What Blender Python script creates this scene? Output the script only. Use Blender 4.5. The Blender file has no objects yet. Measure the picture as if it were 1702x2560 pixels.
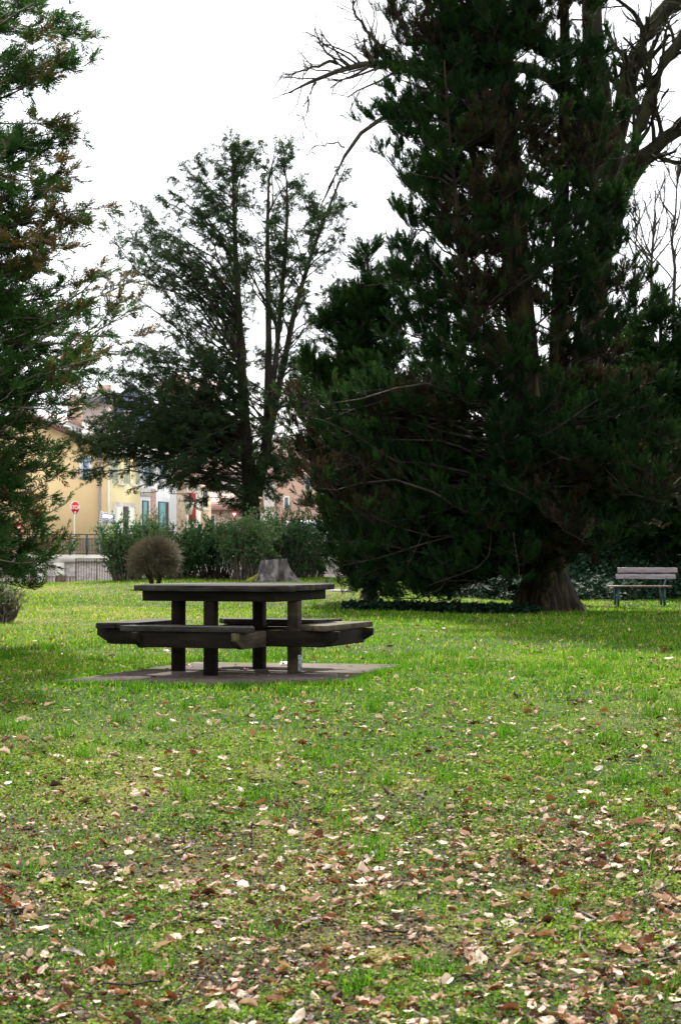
import bpy, math, numpy as np
from mathutils import Vector
R = math.radians
rng = np.random.default_rng(7)
sc = bpy.context.scene
COL = sc.collection

# ------------------------------------------------------------------ camera
F = 5000.0                      # focal length in photo pixels (photo 1702 x 2560)
CAMZ = 1.65
PITCH = math.atan(100 / F)
cam = bpy.data.cameras.new("camera")
cam.sensor_fit = 'VERTICAL'; cam.sensor_height = 36.0; cam.sensor_width = 24.0
cam.lens = F / 2560 * 36.0
cam.clip_start = 0.1; cam.clip_end = 3000
cam.dof.use_dof = True; cam.dof.focus_distance = 17.0; cam.dof.aperture_fstop = 8.5
camo = bpy.data.objects.new("camera", cam); COL.objects.link(camo)
camo.location = (0, 0, CAMZ); camo.rotation_euler = (R(90) + PITCH, 0, 0)
sc.camera = camo

# ------------------------------------------------------------------ sky, sun, exposure
SUN_AZ, SUN_EL = -5.0, 42.0     # degrees right of the view direction, above the horizon
w = bpy.data.worlds.new("World"); sc.world = w; w.use_nodes = True
nt = w.node_tree; nt.nodes.clear()
wo = nt.nodes.new('ShaderNodeOutputWorld'); bg = nt.nodes.new('ShaderNodeBackground')
sky = nt.nodes.new('ShaderNodeTexSky'); sky.sky_type = 'NISHITA'; sky.sun_disc = False
sky.sun_elevation = R(SUN_EL); sky.sun_rotation = R(SUN_AZ); sky.dust_density = 2.0
tc = nt.nodes.new('ShaderNodeTexCoord'); mp = nt.nodes.new('ShaderNodeMapping')
mp.inputs['Scale'].default_value = (1, 1, 3.0)
nz = nt.nodes.new('ShaderNodeTexNoise'); nz.inputs['Scale'].default_value = 2.2; nz.inputs['Detail'].default_value = 6
rp = nt.nodes.new('ShaderNodeValToRGB')
rp.color_ramp.elements[0].position = 0.30; rp.color_ramp.elements[0].color = (0.62, 0.62, 0.62, 1)
rp.color_ramp.elements[1].position = 0.52; rp.color_ramp.elements[1].color = (1, 1, 1, 1)
mx = nt.nodes.new('ShaderNodeMix'); mx.data_type = 'RGBA'
mx.inputs['B'].default_value = (10.2, 10.5, 10.9, 1)      # thin bright cloud layer
nt.links.new(tc.outputs['Generated'], mp.inputs['Vector']); nt.links.new(mp.outputs['Vector'], nz.inputs['Vector'])
nt.links.new(nz.outputs['Fac'], rp.inputs['Fac']); nt.links.new(rp.outputs['Color'], mx.inputs['Factor'])
nt.links.new(sky.outputs['Color'], mx.inputs['A']); nt.links.new(mx.outputs['Result'], bg.inputs['Color'])
bg.inputs['Strength'].default_value = 0.072
nt.links.new(bg.outputs['Background'], wo.inputs['Surface'])
sun = bpy.data.lights.new("sun", 'SUN'); sun.energy = 5.0; sun.angle = R(1.5); sun.color = (1, 0.95, 0.86)
suno = bpy.data.objects.new("sun", sun); COL.objects.link(suno)
sd = Vector((math.sin(R(SUN_AZ)) * math.cos(R(SUN_EL)), math.cos(R(SUN_AZ)) * math.cos(R(SUN_EL)), math.sin(R(SUN_EL))))
suno.rotation_euler = sd.to_track_quat('Z', 'Y').to_euler(); suno.location = (20, 20, 40)
sc.view_settings.view_transform = 'Standard'; sc.view_settings.look = 'None'
sc.view_settings.exposure = 1.38; sc.view_settings.gamma = 1.0; sc.view_settings.use_curve_mapping = False
sc.cycles.max_bounces = 6; sc.cycles.diffuse_bounces = 3; sc.cycles.transmission_bounces = 4
sc.cycles.transparent_max_bounces = 4; sc.cycles.caustics_reflective = False; sc.cycles.caustics_refractive = False

# ------------------------------------------------------------------ helpers
def P(px, py, Y):
    """point at depth Y seen at photo pixel (px, py)"""
    x = (px - 851) / F; y = -(py - 1280) / F
    s = Y / (math.cos(PITCH) - y * math.sin(PITCH))
    return np.array((s * x, Y, CAMZ + s * (math.sin(PITCH) + y * math.cos(PITCH))))

WL = {}
def thing(name, label, cat, loc=(0, 0, 0), group=None):
    o = bpy.data.objects.new(name, None); COL.objects.link(o)
    o.empty_display_size = 0.2
    o.location = loc; WL[o] = np.array(loc, float)
    tag(o, label, cat, group); return o
def tag(o, label=None, cat=None, group=None, kind=None):
    if label: o['label'] = label
    if cat: o['category'] = cat
    if group: o['group'] = group
    if kind: o['kind'] = kind
    return o

def obj(name, v, f, mat, parent=None, tint=None, smooth=False, mats=None, mi=None, attrs=None):
    """one mesh object from world-space verts; f is an (n,k) array or a list of such arrays / tuples"""
    v = np.asarray(v, np.float32).reshape(-1, 3)
    org = WL[parent] if parent is not None else np.zeros(3)
    me = bpy.data.meshes.new(name)
    if isinstance(f, np.ndarray): f = [f]
    blocks = []
    for b in f:
        b = np.asarray(b)
        blocks.append(b.reshape(1, -1) if b.ndim == 1 else b)
    vi = np.concatenate([b.ravel() for b in blocks]).astype(np.int32)
    tot = np.concatenate([np.full(len(b), b.shape[1]) for b in blocks]).astype(np.int32)
    st = np.concatenate(([0], np.cumsum(tot)[:-1])).astype(np.int32)
    me.vertices.add(len(v)); me.vertices.foreach_set('co', (v - org.astype(np.float32)).ravel())
    me.loops.add(len(vi)); me.loops.foreach_set('vertex_index', vi)
    me.polygons.add(len(tot)); me.polygons.foreach_set('loop_start', st)
    if smooth: me.polygons.foreach_set('use_smooth', np.ones(len(tot), bool))
    for m in (mats or [mat]): me.materials.append(m)
    if mi is not None: me.polygons.foreach_set('material_index', np.asarray(mi, np.int32))
    at = dict(attrs or {})
    if tint is not None: at['tint'] = tint
    for k, a in at.items():
        A = me.attributes.new(k, 'FLOAT', 'POINT'); A.data.foreach_set('value', np.asarray(a, np.float32))
    me.update(calc_edges=True); me.validate()
    o = bpy.data.objects.new(name, me); COL.objects.link(o)
    if parent is not None: o.parent = parent
    WL[o] = org
    return o

class MB:
    """collects simple solids into one mesh"""
    def __init__(s): s.v = []; s.f = []; s.n = 0
    def add(s, v, f):
        v = np.asarray(v, float)
        for q in f: s.f.append(np.asarray(q) + s.n)
        s.v.append(v); s.n += len(v); return s
    def box(s, p, a, b, c):
        p, a, b, c = (np.asarray(t, float) for t in (p, a, b, c))
        if np.dot(np.cross(a, b), c) < 0: a, b = b, a
        v = [p, p + a, p + a + b, p + b, p + c, p + a + c, p + a + b + c, p + b + c]
        return s.add(v, [(0, 3, 2, 1), (4, 5, 6, 7), (0, 1, 5, 4), (1, 2, 6, 5), (2, 3, 7, 6), (3, 0, 4, 7)])
    def cbox(s, c, a, b, cc):
        c, a, b, cc = (np.asarray(t, float) for t in (c, a, b, cc))
        return s.box(c - a / 2 - b / 2 - cc / 2, a, b, cc)
    def prism(s, poly, ext):
        poly = np.asarray(poly, float); ext = np.asarray(ext, float); n = len(poly)
        nrm = np.cross(poly[1] - poly[0], poly[2] - poly[1])
        if np.dot(nrm, ext) < 0: poly = poly[::-1]
        fs = [tuple(range(n - 1, -1, -1)), tuple(range(n, 2 * n))]
        fs += [(i, (i + 1) % n, (i + 1) % n + n, i + n) for i in range(n)]
        return s.add(np.vstack([poly, poly + ext]), fs)
    def tube(s, pts, rad, k=8):
        v, f = tubes([(np.asarray(pts, float), np.asarray(rad, float) * np.ones(len(pts)))], k)
        return s.add(v, list(f))
    def build(s, name, mat, parent=None, bevel=0, **kw):
        fl = {}
        for q in s.f: fl.setdefault(len(q), []).append(q)
        o = obj(name, np.vstack(s.v), [np.array(b) for b in fl.values()], mat, parent, **kw)
        if bevel:
            m = o.modifiers.new('bevel', 'BEVEL'); m.width = bevel; m.segments = 2; m.limit_method = 'ANGLE'
        return o

def nrm(a): return a / np.maximum(np.linalg.norm(a, axis=-1, keepdims=True), 1e-9)

def tubes_batch(C, Rr, k):
    """C (M,n,3), Rr (M,n) -> verts, quads (open ended, tips taper)"""
    M, n, _ = C.shape
    T = nrm(np.gradient(C, axis=1))
    ref = np.where(np.abs(T[..., 2:3]) > 0.9, np.array([1., 0, 0]), np.array([0., 0, 1]))
    A = nrm(np.cross(T, ref)); B = np.cross(T, A)
    th = np.arange(k) * 2 * np.pi / k
    V = C[:, :, None] + Rr[:, :, None, None] * (A[:, :, None] * np.cos(th)[:, None] + B[:, :, None] * np.sin(th)[:, None])
    i = np.arange(n - 1)[:, None] * k; j = np.arange(k)[None]; j2 = (j + 1) % k
    q = np.stack([i + j, i + j2, i + k + j2, i + k + j], -1).reshape(-1, 4)
    Q = (q[None] + (np.arange(M) * n * k)[:, None, None]).reshape(-1, 4)
    return V.reshape(-1, 3), Q
def tubes(lines, k=6):
    by = {}
    for p, r in lines: by.setdefault(len(p), []).append((p, r))
    vs, fs, n0 = [], [], 0
    for n, L in by.items():
        v, f = tubes_batch(np.array([a for a, _ in L]), np.array([b for _, b in L]), k)
        vs.append(v); fs.append(f + n0); n0 += len(v)
    return np.vstack(vs), np.vstack(fs)

def hash2(ix, iy, seed):
    h = (ix.astype(np.int64) * 374761393 + iy.astype(np.int64) * 668265263 + seed * 1442695041) & 0x7fffffff
    h = ((h ^ (h >> 13)) * 1274126177) & 0x7fffffff
    return ((h ^ (h >> 16)) & 0xffff) / 65535.0
def vnoise(x, y, seed=0):
    x = np.asarray(x, float); y = np.asarray(y, float)
    ix = np.floor(x); iy = np.floor(y); fx = x - ix; fy = y - iy
    fx = fx * fx * (3 - 2 * fx); fy = fy * fy * (3 - 2 * fy)
    a = hash2(ix, iy, seed); b = hash2(ix + 1, iy, seed); c = hash2(ix, iy + 1, seed); d = hash2(ix + 1, iy + 1, seed)
    return (a * (1 - fx) + b * fx) * (1 - fy) + (c * (1 - fx) + d * fx) * fy
def fbm(x, y, seed=0, o=3):
    s = 0; a = .5
    for k in range(o): s = s + a * vnoise(np.asarray(x) * 2 ** k, np.asarray(y) * 2 ** k, seed + k); a *= .5
    return s / (1 - .5 ** o)
def sstep(x, a, b):
    t = np.clip((np.asarray(x, float) - a) / (b - a), 0, 1); return t * t * (3 - 2 * t)

# ------------------------------------------------------------------ materials
def newmat(name):
    m = bpy.data.materials.new(name); m.use_nodes = True
    nt = m.node_tree; b = nt.nodes['Principled BSDF']; return m, nt, b
def ramp(nt, fac, stops):
    r = nt.nodes.new('ShaderNodeValToRGB'); e = r.color_ramp.elements
    while len(e) < len(stops): e.new(0.5)
    for k, (p, c) in enumerate(stops): e[k].position = p; e[k].color = (*c, 1)
    nt.links.new(fac, r.inputs['Fac']); return r.outputs['Color']
def noise(nt, scale, detail=4, coord='Object', stretch=None, rough=.55):
    t = nt.nodes.new('ShaderNodeTexCoord'); n = nt.nodes.new('ShaderNodeTexNoise')
    n.inputs['Scale'].default_value = scale; n.inputs['Detail'].default_value = detail; n.inputs['Roughness'].default_value = rough
    src = t.outputs[coord]
    if stretch:
        m = nt.nodes.new('ShaderNodeMapping'); m.inputs['Scale'].default_value = stretch
        nt.links.new(src, m.inputs['Vector']); src = m.outputs['Vector']
    nt.links.new(src, n.inputs['Vector']); return n.outputs['Fac']
def bump(nt, b, fac, strength=.4, dist=.02):
    n = nt.nodes.new('ShaderNodeBump'); n.inputs['Strength'].default_value = strength; n.inputs['Distance'].default_value = dist
    nt.links.new(fac, n.inputs['Height']); nt.links.new(n.outputs['Normal'], b.inputs['Normal'])
def mixc(nt, fac, a, b, blend='MIX'):
    m = nt.nodes.new('ShaderNodeMix'); m.data_type = 'RGBA'; m.blend_type = blend
    for s, x in (('Factor', fac), ('A', a), ('B', b)):
        if hasattr(x, 'is_linked') or hasattr(x, 'links'): nt.links.new(x, m.inputs[s])
        elif s == 'Factor': m.inputs[s].default_value = x
        else: m.inputs[s].default_value = (*x, 1)
    return m.outputs['Result']
def attr(nt, name):
    a = nt.nodes.new('ShaderNodeAttribute'); a.attribute_name = name; return a.outputs['Fac']
def M_noise(name, stops, scale=5, detail=5, rough=.8, bmp=.3, dist=.02, stretch=None, metal=0, spec=.3):
    m, nt, b = newmat(name); f = noise(nt, scale, detail, stretch=stretch)
    nt.links.new(ramp(nt, f, stops), b.inputs['Base Color'])
    b.inputs['Roughness'].default_value = rough; b.inputs['Metallic'].default_value = metal
    b.inputs['Specular IOR Level'].default_value = spec * .6
    if bmp: bump(nt, b, f, bmp, dist)
    return m
def M_flat(name, c, rough=.6, metal=0, var=.12, scale=6):
    c = np.array(c); return M_noise(name, [(.3, c * (1 - var)), (.7, np.minimum(c * (1 + var), 1))], scale, 3, rough, 0, metal=metal)
def M_leaf(name, stops, transl=.3, rough=.55, spec=.25, tcol=1.4):
    m, nt, b = newmat(name)
    c = ramp(nt, attr(nt, 'tint'), stops)
    nt.links.new(c, b.inputs['Base Color']); b.inputs['Roughness'].default_value = rough
    b.inputs['Specular IOR Level'].default_value = spec
    if transl:
        t = nt.nodes.new('ShaderNodeBsdfTranslucent'); x = nt.nodes.new('ShaderNodeMixShader')
        tcn = mixc(nt, 1.0, c, (tcol, tcol, tcol * .75), 'MULTIPLY')
        nt.links.new(tcn, t.inputs['Color']); x.inputs['Fac'].default_value = transl
        nt.links.new(b.outputs[0], x.inputs[1]); nt.links.new(t.outputs[0], x.inputs[2])
        nt.links.new(x.outputs[0], nt.nodes['Material Output'].inputs['Surface'])
    return m

M = {}
M['grass'] = M_leaf('grass', [(0, (.012, .045, .003)), (.4, (.062, .178, .007)), (.72, (.165, .260, .012)), (.88, (.27, .25, .045)), (1, (.44, .34, .17))], .4, .75, .04)
M['herb'] = M_leaf('herb', [(0, (.020, .055, .008)), (.45, (.085, .175, .012)), (1, (.30, .32, .07))], .3, .7, .06)
M['dead_leaf'] = M_leaf('dead_leaf', [(0, (.03, .013, .009)), (.25, (.12, .034, .012)), (.45, (.21, .085, .036)), (.7, (.40, .26, .18)), (1, (.62, .49, .37))], .2, .6, .15, 1.1)
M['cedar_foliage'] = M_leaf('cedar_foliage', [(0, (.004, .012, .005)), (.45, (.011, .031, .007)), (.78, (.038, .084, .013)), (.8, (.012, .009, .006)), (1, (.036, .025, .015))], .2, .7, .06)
M['yew_foliage'] = M_leaf('yew_foliage', [(0, (.013, .025, .012)), (.5, (.026, .050, .017)), (.85, (.06, .080, .02)), (1, (.08, .06, .022))], .22, .7, .06)
M['near_foliage'] = M_leaf('near_foliage', [(0, (.012, .030, .009)), (.45, (.025, .066, .014)), (.72, (.045, .10, .022)), (.8, (.055, .036, .016)), (1, (.11, .075, .025))], .25, .7, .06)
M['shrub_leaf'] = M_leaf('shrub_leaf', [(0, (.016, .050, .018)), (.5, (.042, .110, .038)), (.85, (.11, .185, .06)), (1, (.15, .15, .05))], .3, .6, .1)
M['ivy_leaf'] = M_leaf('ivy_leaf', [(0, (.006, .018, .010)), (.6, (.010, .030, .016)), (1, (.018, .042, .02))], .1, .7, .05)
M['twig_brush'] = M_leaf('twig_brush', [(0, (.06, .05, .035)), (.6, (.16, .13, .085)), (1, (.11, .12, .045))], 0, .8, .2)
M['bark'] = M_noise('bark', [(.3, (.010, .008, .006)), (.55, (.030, .023, .017)), (.75, (.065, .055, .035))], 7, 6, .9, .9, .05, (1, 1, .18))
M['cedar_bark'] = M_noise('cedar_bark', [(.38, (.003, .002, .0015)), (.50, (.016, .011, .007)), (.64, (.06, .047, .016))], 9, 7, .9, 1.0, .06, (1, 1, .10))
M['moss_bark'] = M_noise('moss_bark', [(.3, (.007, .006, .004)), (.5, (.018, .016, .009)), (.7, (.034, .036, .012))], 5, 6, .9, .8, .04, (1, 1, .4))
M['grey_twig'] = M_noise('grey_twig', [(.3, (.05, .04, .03)), (.7, (.16, .13, .10))], 9, 3, .9, 0)
M['bare_bark'] = M_noise('bare_bark', [(.3, (.018, .014, .011)), (.7, (.055, .044, .033))], 6, 4, .9, .3)
M['stump'] = M_noise('stump', [(.34, (.02, .017, .017)), (.5, (.085, .073, .072)), (.66, (.23, .205, .195))], 8, 7, .9, 1.0, .05, (1, 1, .22))
M['stump_top'] = M_noise('stump_top', [(.3, (.25, .21, .17)), (.7, (.42, .37, .31))], 7, 5, .9, .4)
M['moss'] = M_noise('moss', [(.3, (.07, .10, .012)), (.7, (.24, .24, .03))], 22, 5, .95, .6)
M['ivy_soil'] = M_noise('ivy_soil', [(.3, (.012, .012, .008)), (.7, (.035, .03, .02))], 6, 4, .95, .3)
# weathered picnic-table timber: dark stain with grey worn streaks and lichen
def M_timber(name, base, worn, lichen, amt):
    m, nt, b = newmat(name)
    f = noise(nt, 3.2, 6, stretch=(1, 1, 6)); g = noise(nt, 26, 6, stretch=(1, 1, 1)); h = noise(nt, 5, 5)
    c = ramp(nt, f, [(.35, base), (.75, worn)])
    c = mixc(nt, ramp(nt, g, [(.3, (0, 0, 0)), (.75, (.55, .55, .55))]), c, tuple(np.array(base) * .55))
    c = mixc(nt, ramp(nt, h, [(.60 - amt, (0, 0, 0)), (.74 - amt, (.8, .8, .8))]), c, lichen)
    nt.links.new(c, b.inputs['Base Color']); b.inputs['Roughness'].default_value = .85; b.inputs['Specular IOR Level'].default_value = .1
    bump(nt, b, g, .5, .006); return m
M['timber'] = M_timber('timber', (.007, .0052, .0036), (.022, .017, .012), (.03, .03, .008), -.05)
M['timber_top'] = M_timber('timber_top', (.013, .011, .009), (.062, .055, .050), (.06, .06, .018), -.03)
M['timber_worn_lit'] = M_timber('timber_worn_lit', (.028, .021, .014), (.10, .078, .053), (.13, .115, .025), .04)  # paler copy for right-hand parts: side light painted in, plus wear and lichen
M['tin'] = M_noise('tin', [(.38, (.06, .07, .075)), (.5, (.28, .34, .37)), (.6, (.55, .62, .66))], 28, 5, .5, .1, metal=.2)
M['bolt'] = M_flat('bolt', (.5, .5, .48), .4, .8)
M['concrete'] = M_noise('concrete', [(.25, (.10, .085, .075)), (.55, (.19, .165, .15)), (.8, (.27, .24, .22))], 2.6, 8, .9, .3, .01)
M['paper'] = M_flat('paper', (.75, .78, .8), .6)
M['stone_slab'] = M_noise('stone_slab', [(.3, (.24, .23, .22)), (.7, (.42, .41, .40))], 7, 5, .9, .3)
# bench
M['bench_wood'] = M_noise('bench_wood', [(.3, (.13, .105, .11)), (.55, (.25, .21, .225)), (.8, (.34, .30, .32))], 4, 6, .55, .2, .004, (1, 5, 8), spec=.4)
M['bench_seat'] = M_noise('bench_seat', [(.3, (.10, .05, .035)), (.7, (.21, .12, .09))], 4, 6, .6, .2, .004, (1, 8, 5))
M['bench_iron'] = M_flat('bench_iron', (.045, .085, .085), .5, .3)
# town
def M_render(name, c, dirt=.85, rough=.9):
    c = np.array(c); return M_noise(name, [(.28, c * dirt), (.6, c), (.85, np.minimum(c * 1.05, .95))], .9, 7, rough, .08, .02)
M['yellow_wall'] = M_render('yellow_wall', (.86, .62, .33), .94)
M['yellow_front'] = M_render('yellow_front', (.84, .70, .38), .92)
M['white_wall'] = M_render('white_wall', (.80, .79, .78), .93)
M['stone_wall'] = M_noise('stone_wall', [(.3, (.34, .24, .16)), (.55, (.60, .46, .32)), (.8, (.74, .64, .50))], 2.6, 7, .95, .3, .03)
M['pink_wall'] = M_render('pink_wall', (.44, .35, .31), .85)
M['salmon_wall'] = M_render('salmon_wall', (.56, .38, .29), .85)
M['blue_wall'] = M_render('blue_wall', (.34, .42, .58), .9)
M['cream'] = M_flat('cream', (.78, .74, .62), .7, var=.06)
M['pale_stone'] = M_noise('pale_stone', [(.3, (.48, .43, .37)), (.7, (.72, .68, .61))], 1.8, 6, .9, .2)
M['glass'] = M_flat('glass', (.10, .13, .17), .08, var=.3)
M['blue_glass'] = M_flat('blue_glass', (.25, .34, .50), .1, var=.2)
M['shutter'] = M_flat('shutter', (.55, .60, .48), .6)
M['red_paint'] = M_flat('red_paint', (.42, .035, .04), .6)
M['teal_paint'] = M_flat('teal_paint', (.16, .34, .33), .5)
M['brown_paint'] = M_flat('brown_paint', (.16, .065, .05), .6)
M['dark_door'] = M_flat('dark_door', (.055, .04, .04), .6)
M['zinc'] = M_flat('zinc', (.30, .32, .36), .45, .5)
M['rail_blue'] = M_flat('rail_blue', (.028, .045, .075), .5, .1)
M['rust_iron'] = M_noise('rust_iron', [(.3, (.05, .035, .03)), (.7, (.13, .08, .065))], 4, 4, .8, 0)
M['rust_sheet'] = M_noise('rust_sheet', [(.3, (.10, .055, .05)), (.7, (.19, .11, .10))], 4, 4, .7, 0)
M['sign_red'] = M_flat('sign_red', (.60, .02, .02), .4, var=.04)
M['sign_white'] = M_flat('sign_white', (.85, .85, .85), .4, var=.03)
M['sign_navy'] = M_flat('sign_navy', (.03, .04, .12), .4, var=.04)
M['pole_grey'] = M_flat('pole_grey', (.50, .50, .50), .5, .2)
M['brick_pier'] = M_noise('brick_pier', [(.35, (.36, .20, .14)), (.65, (.56, .40, .31))], 9, 5, .9, .2)
M['lamp_glass'] = M_flat('lamp_glass', (.55, .55, .38), .2)
M['asphalt'] = M_noise('asphalt', [(.3, (.10, .10, .10)), (.7, (.20, .20, .20))], 3, 5, .9, 0)
M['van_white'] = M_flat('van_white', (.72, .76, .80), .3, var=.03)
M['tyre'] = M_flat('tyre', (.02, .02, .02), .8)
M['tail_red'] = M_flat('tail_red', (.5, .02, .02), .3)
def M_tiles(name, a, b_):
    m, nt, b = newmat(name)
    t = nt.nodes.new('ShaderNodeTexCoord'); wv = nt.nodes.new('ShaderNodeTexWave'); wv.bands_direction = 'Z'
    wv.inputs['Scale'].default_value = 2.2; wv.inputs['Distortion'].default_value = 1.0; wv.inputs['Detail'].default_value = 3
    nt.links.new(t.outputs['Object'], wv.inputs['Vector'])
    c = mixc(nt, noise(nt, 3, 5), a, b_); c = mixc(nt, ramp(nt, wv.outputs['Fac'], [(.1, (.5, .5, .5)), (.4, (0, 0, 0))]), c, tuple(np.array(a) * .55))
    nt.links.new(c, b.inputs['Base Color']); b.inputs['Roughness'].default_value = .85; bump(nt, b, wv.outputs['Fac'], .4, .05); return m
M['grey_tiles'] = M_tiles('grey_tiles', (.26, .22, .21), (.40, .35, .33))
M['brown_tiles'] = M_tiles('brown_tiles', (.20, .11, .09), (.36, .22, .18))
M['dark_slate'] = M_tiles('dark_slate', (.10, .09, .10), (.20, .17, .17))
# rubble wall along the quay
m, nt_, b_ = newmat('rubble')
t_ = nt_.nodes.new('ShaderNodeTexCoord'); mp_ = nt_.nodes.new('ShaderNodeMapping'); mp_.inputs['Scale'].default_value = (2.2, 2.2, 4.0)
vo = nt_.nodes.new('ShaderNodeTexVoronoi'); vo.feature = 'DISTANCE_TO_EDGE'; vo.inputs['Scale'].default_value = 1.3
vc = nt_.nodes.new('ShaderNodeTexVoronoi'); vc.inputs['Scale'].default_value = 1.3
nt_.links.new(t_.outputs['Object'], mp_.inputs['Vector']); nt_.links.new(mp_.outputs['Vector'], vo.inputs['Vector']); nt_.links.new(mp_.outputs['Vector'], vc.inputs['Vector'])
cc = mixc(nt_, vc.outputs['Color'], (.30, .24, .21), (.56, .48, .42)); cc = mixc(nt_, noise(nt_, .6, 6), cc, (.42, .36, .35))
cc = mixc(nt_, ramp(nt_, vo.outputs['Distance'], [(.02, (.5, .5, .5)), (.08, (0, 0, 0))]), cc, (.18, .145, .12))
nt_.links.new(cc, b_.inputs['Base Color']); b_.inputs['Roughness'].default_value = .95; M['rubble'] = m

# ------------------------------------------------------------------ terrain
ycen = [0, 5, 6.8, 10, 13, 15.5, 17, 20, 30, 38]
zcen = [-.08, 0, .045, .2, .4, .575, .60, .60, .585, .56]
yL = ycen[:-1] + [38, 44, 50, 55, 62, 70, 84, 104, 700]; zL = zcen[:-1] + [.60, .72, .84, .93, .88, .60, .0, -.2, -.2]
yR = ycen[:-1] + [38, 44, 50, 56, 62, 75, 104, 700]; zR = zcen[:-1] + [.50, .44, .46, .6, .9, 1.2, 1.3, 1.3]
def smooth_interp(y, yy, zz):
    return (np.interp(y - .8, yy, zz) + np.interp(y, yy, zz) * 2 + np.interp(y + .8, yy, zz)) / 4
def gz(x, y):
    x = np.asarray(x, float); y = np.asarray(y, float)
    wR = sstep(x, -1.0, 4.5) * sstep(y, 22, 40)
    z = smooth_interp(y, yL, zL) * (1 - wR) + smooth_interp(y, yR, zR) * wR
    # the lawn falls away a little sooner on the far left
    z = z - .16 * sstep(-x, 4.5, 8.5) * sstep(y, 38, 50) * (1 - sstep(y, 75, 90))
    # ivy bank behind the bench
    z = z + 2.3 * sstep(y, 50, 60) * sstep(x, 4.0, 8.5) * (1 - sstep(y, 75, 95))
    z = z + .05 * (fbm(x * .35, y * .35, 3, 2) - .5) * sstep(y, 2, 8) * (1 - sstep(y, 70, 90))
    z = z + .03 * (fbm(x * 1.6, y * 1.6, 9, 3) - .5) * (1 - sstep(y, 40, 60))
    return z
PADP = [P(150, 1702, 1)[:2] * 0]  # replaced below
PAD_Z = .618
PAD = np.array([(-2.26, 16.05), (-1.36, 18.85), (.62, 18.4), (.30, 17.2), (.02, 16.05), (-1.0, 15.75)])
def inpoly(x, y, poly):
    x = np.asarray(x); y = np.asarray(y); c = np.zeros(x.shape, bool); n = len(poly)
    for i in range(n):
        (x1, y1), (x2, y2) = poly[i], poly[(i + 1) % n]
        k = ((y1 > y) != (y2 > y)); c ^= k & (x < (x2 - x1) * (y - y1) / (y2 - y1 + 1e-12) + x1)
    return c
# masks shared by the ground colour and by what grows on it
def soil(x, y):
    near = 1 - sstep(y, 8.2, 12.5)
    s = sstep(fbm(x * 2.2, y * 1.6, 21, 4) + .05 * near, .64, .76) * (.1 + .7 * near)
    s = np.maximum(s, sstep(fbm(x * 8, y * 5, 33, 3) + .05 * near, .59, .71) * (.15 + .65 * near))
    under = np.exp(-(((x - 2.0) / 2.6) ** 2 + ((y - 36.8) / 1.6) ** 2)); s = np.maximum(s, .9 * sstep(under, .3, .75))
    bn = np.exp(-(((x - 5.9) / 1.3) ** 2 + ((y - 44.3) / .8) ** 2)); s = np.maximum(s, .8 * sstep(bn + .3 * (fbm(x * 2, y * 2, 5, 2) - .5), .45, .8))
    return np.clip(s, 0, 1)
def yellow(x, y):
    q = sstep(fbm(x * .55, y * .35, 51, 4), .48, .70)
    band = np.exp(-((y - 31) / 6.5) ** 2) * sstep(-x, .2, 2.5) + .8 * np.exp(-((y - 47) / 6) ** 2) * (1 - sstep(x, 0, 4))
    left = .55 * sstep(fbm(x * 2.4, y * 1.5, 57, 3), .50, .68) * (1 - sstep(y, 10, 15)) + .9 * np.exp(-(((x + 1.4) / .8) ** 2 + ((y - 12.2) / 1.2) ** 2)) + .6 * np.exp(-((y - 40.5) / 1.0) ** 2) * sstep(x, 2, 4)
    return np.clip((.35 + .3 * sstep(y, 30, 38)) * q + .6 * band + left, 0, 1)
xs = np.unique(np.concatenate([np.linspace(-2.6, 2.6, 105), np.linspace(-9, 9, 121), np.linspace(-30, 30, 61), np.linspace(-90, 90, 41), [-700, -450, -250, -150, 150, 250, 450, 700]]).round(4))
ys = np.unique(np.concatenate([np.linspace(-6, 5, 12), np.linspace(5, 20, 301), np.linspace(20, 60, 201), np.linspace(60, 110, 51), [150, 220, 320, 500, 900, 1400]]).round(4))
gx, gy = np.meshgrid(xs, ys); nx, ny = len(xs), len(ys)
zz = gz(gx, gy); zz = zz - .03 * inpoly(gx, gy, PAD)
ii = (np.arange(ny - 1)[:, None] * nx + np.arange(nx - 1)[None]).ravel()
m, nt_, b_ = newmat('lawn')
s_, y_ = attr(nt_, 'soil'), attr(nt_, 'yellow')
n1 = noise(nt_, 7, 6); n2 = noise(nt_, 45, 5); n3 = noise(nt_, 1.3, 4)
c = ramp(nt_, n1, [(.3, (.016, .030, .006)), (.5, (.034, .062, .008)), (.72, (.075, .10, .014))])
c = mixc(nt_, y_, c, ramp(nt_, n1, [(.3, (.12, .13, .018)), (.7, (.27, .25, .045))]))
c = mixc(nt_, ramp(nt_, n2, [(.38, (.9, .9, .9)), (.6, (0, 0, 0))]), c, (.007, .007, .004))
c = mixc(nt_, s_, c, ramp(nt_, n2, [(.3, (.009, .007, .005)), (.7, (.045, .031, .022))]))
nt_.links.new(c, b_.inputs['Base Color']); b_.inputs['Roughness'].default_value = .95; b_.inputs['Specular IOR Level'].default_value = .1
bump(nt_, b_, n2, .9, .03)
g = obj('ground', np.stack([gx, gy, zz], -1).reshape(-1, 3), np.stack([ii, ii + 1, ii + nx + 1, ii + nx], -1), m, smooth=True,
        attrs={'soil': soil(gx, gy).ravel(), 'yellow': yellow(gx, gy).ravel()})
tag(g, kind='structure')

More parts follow.
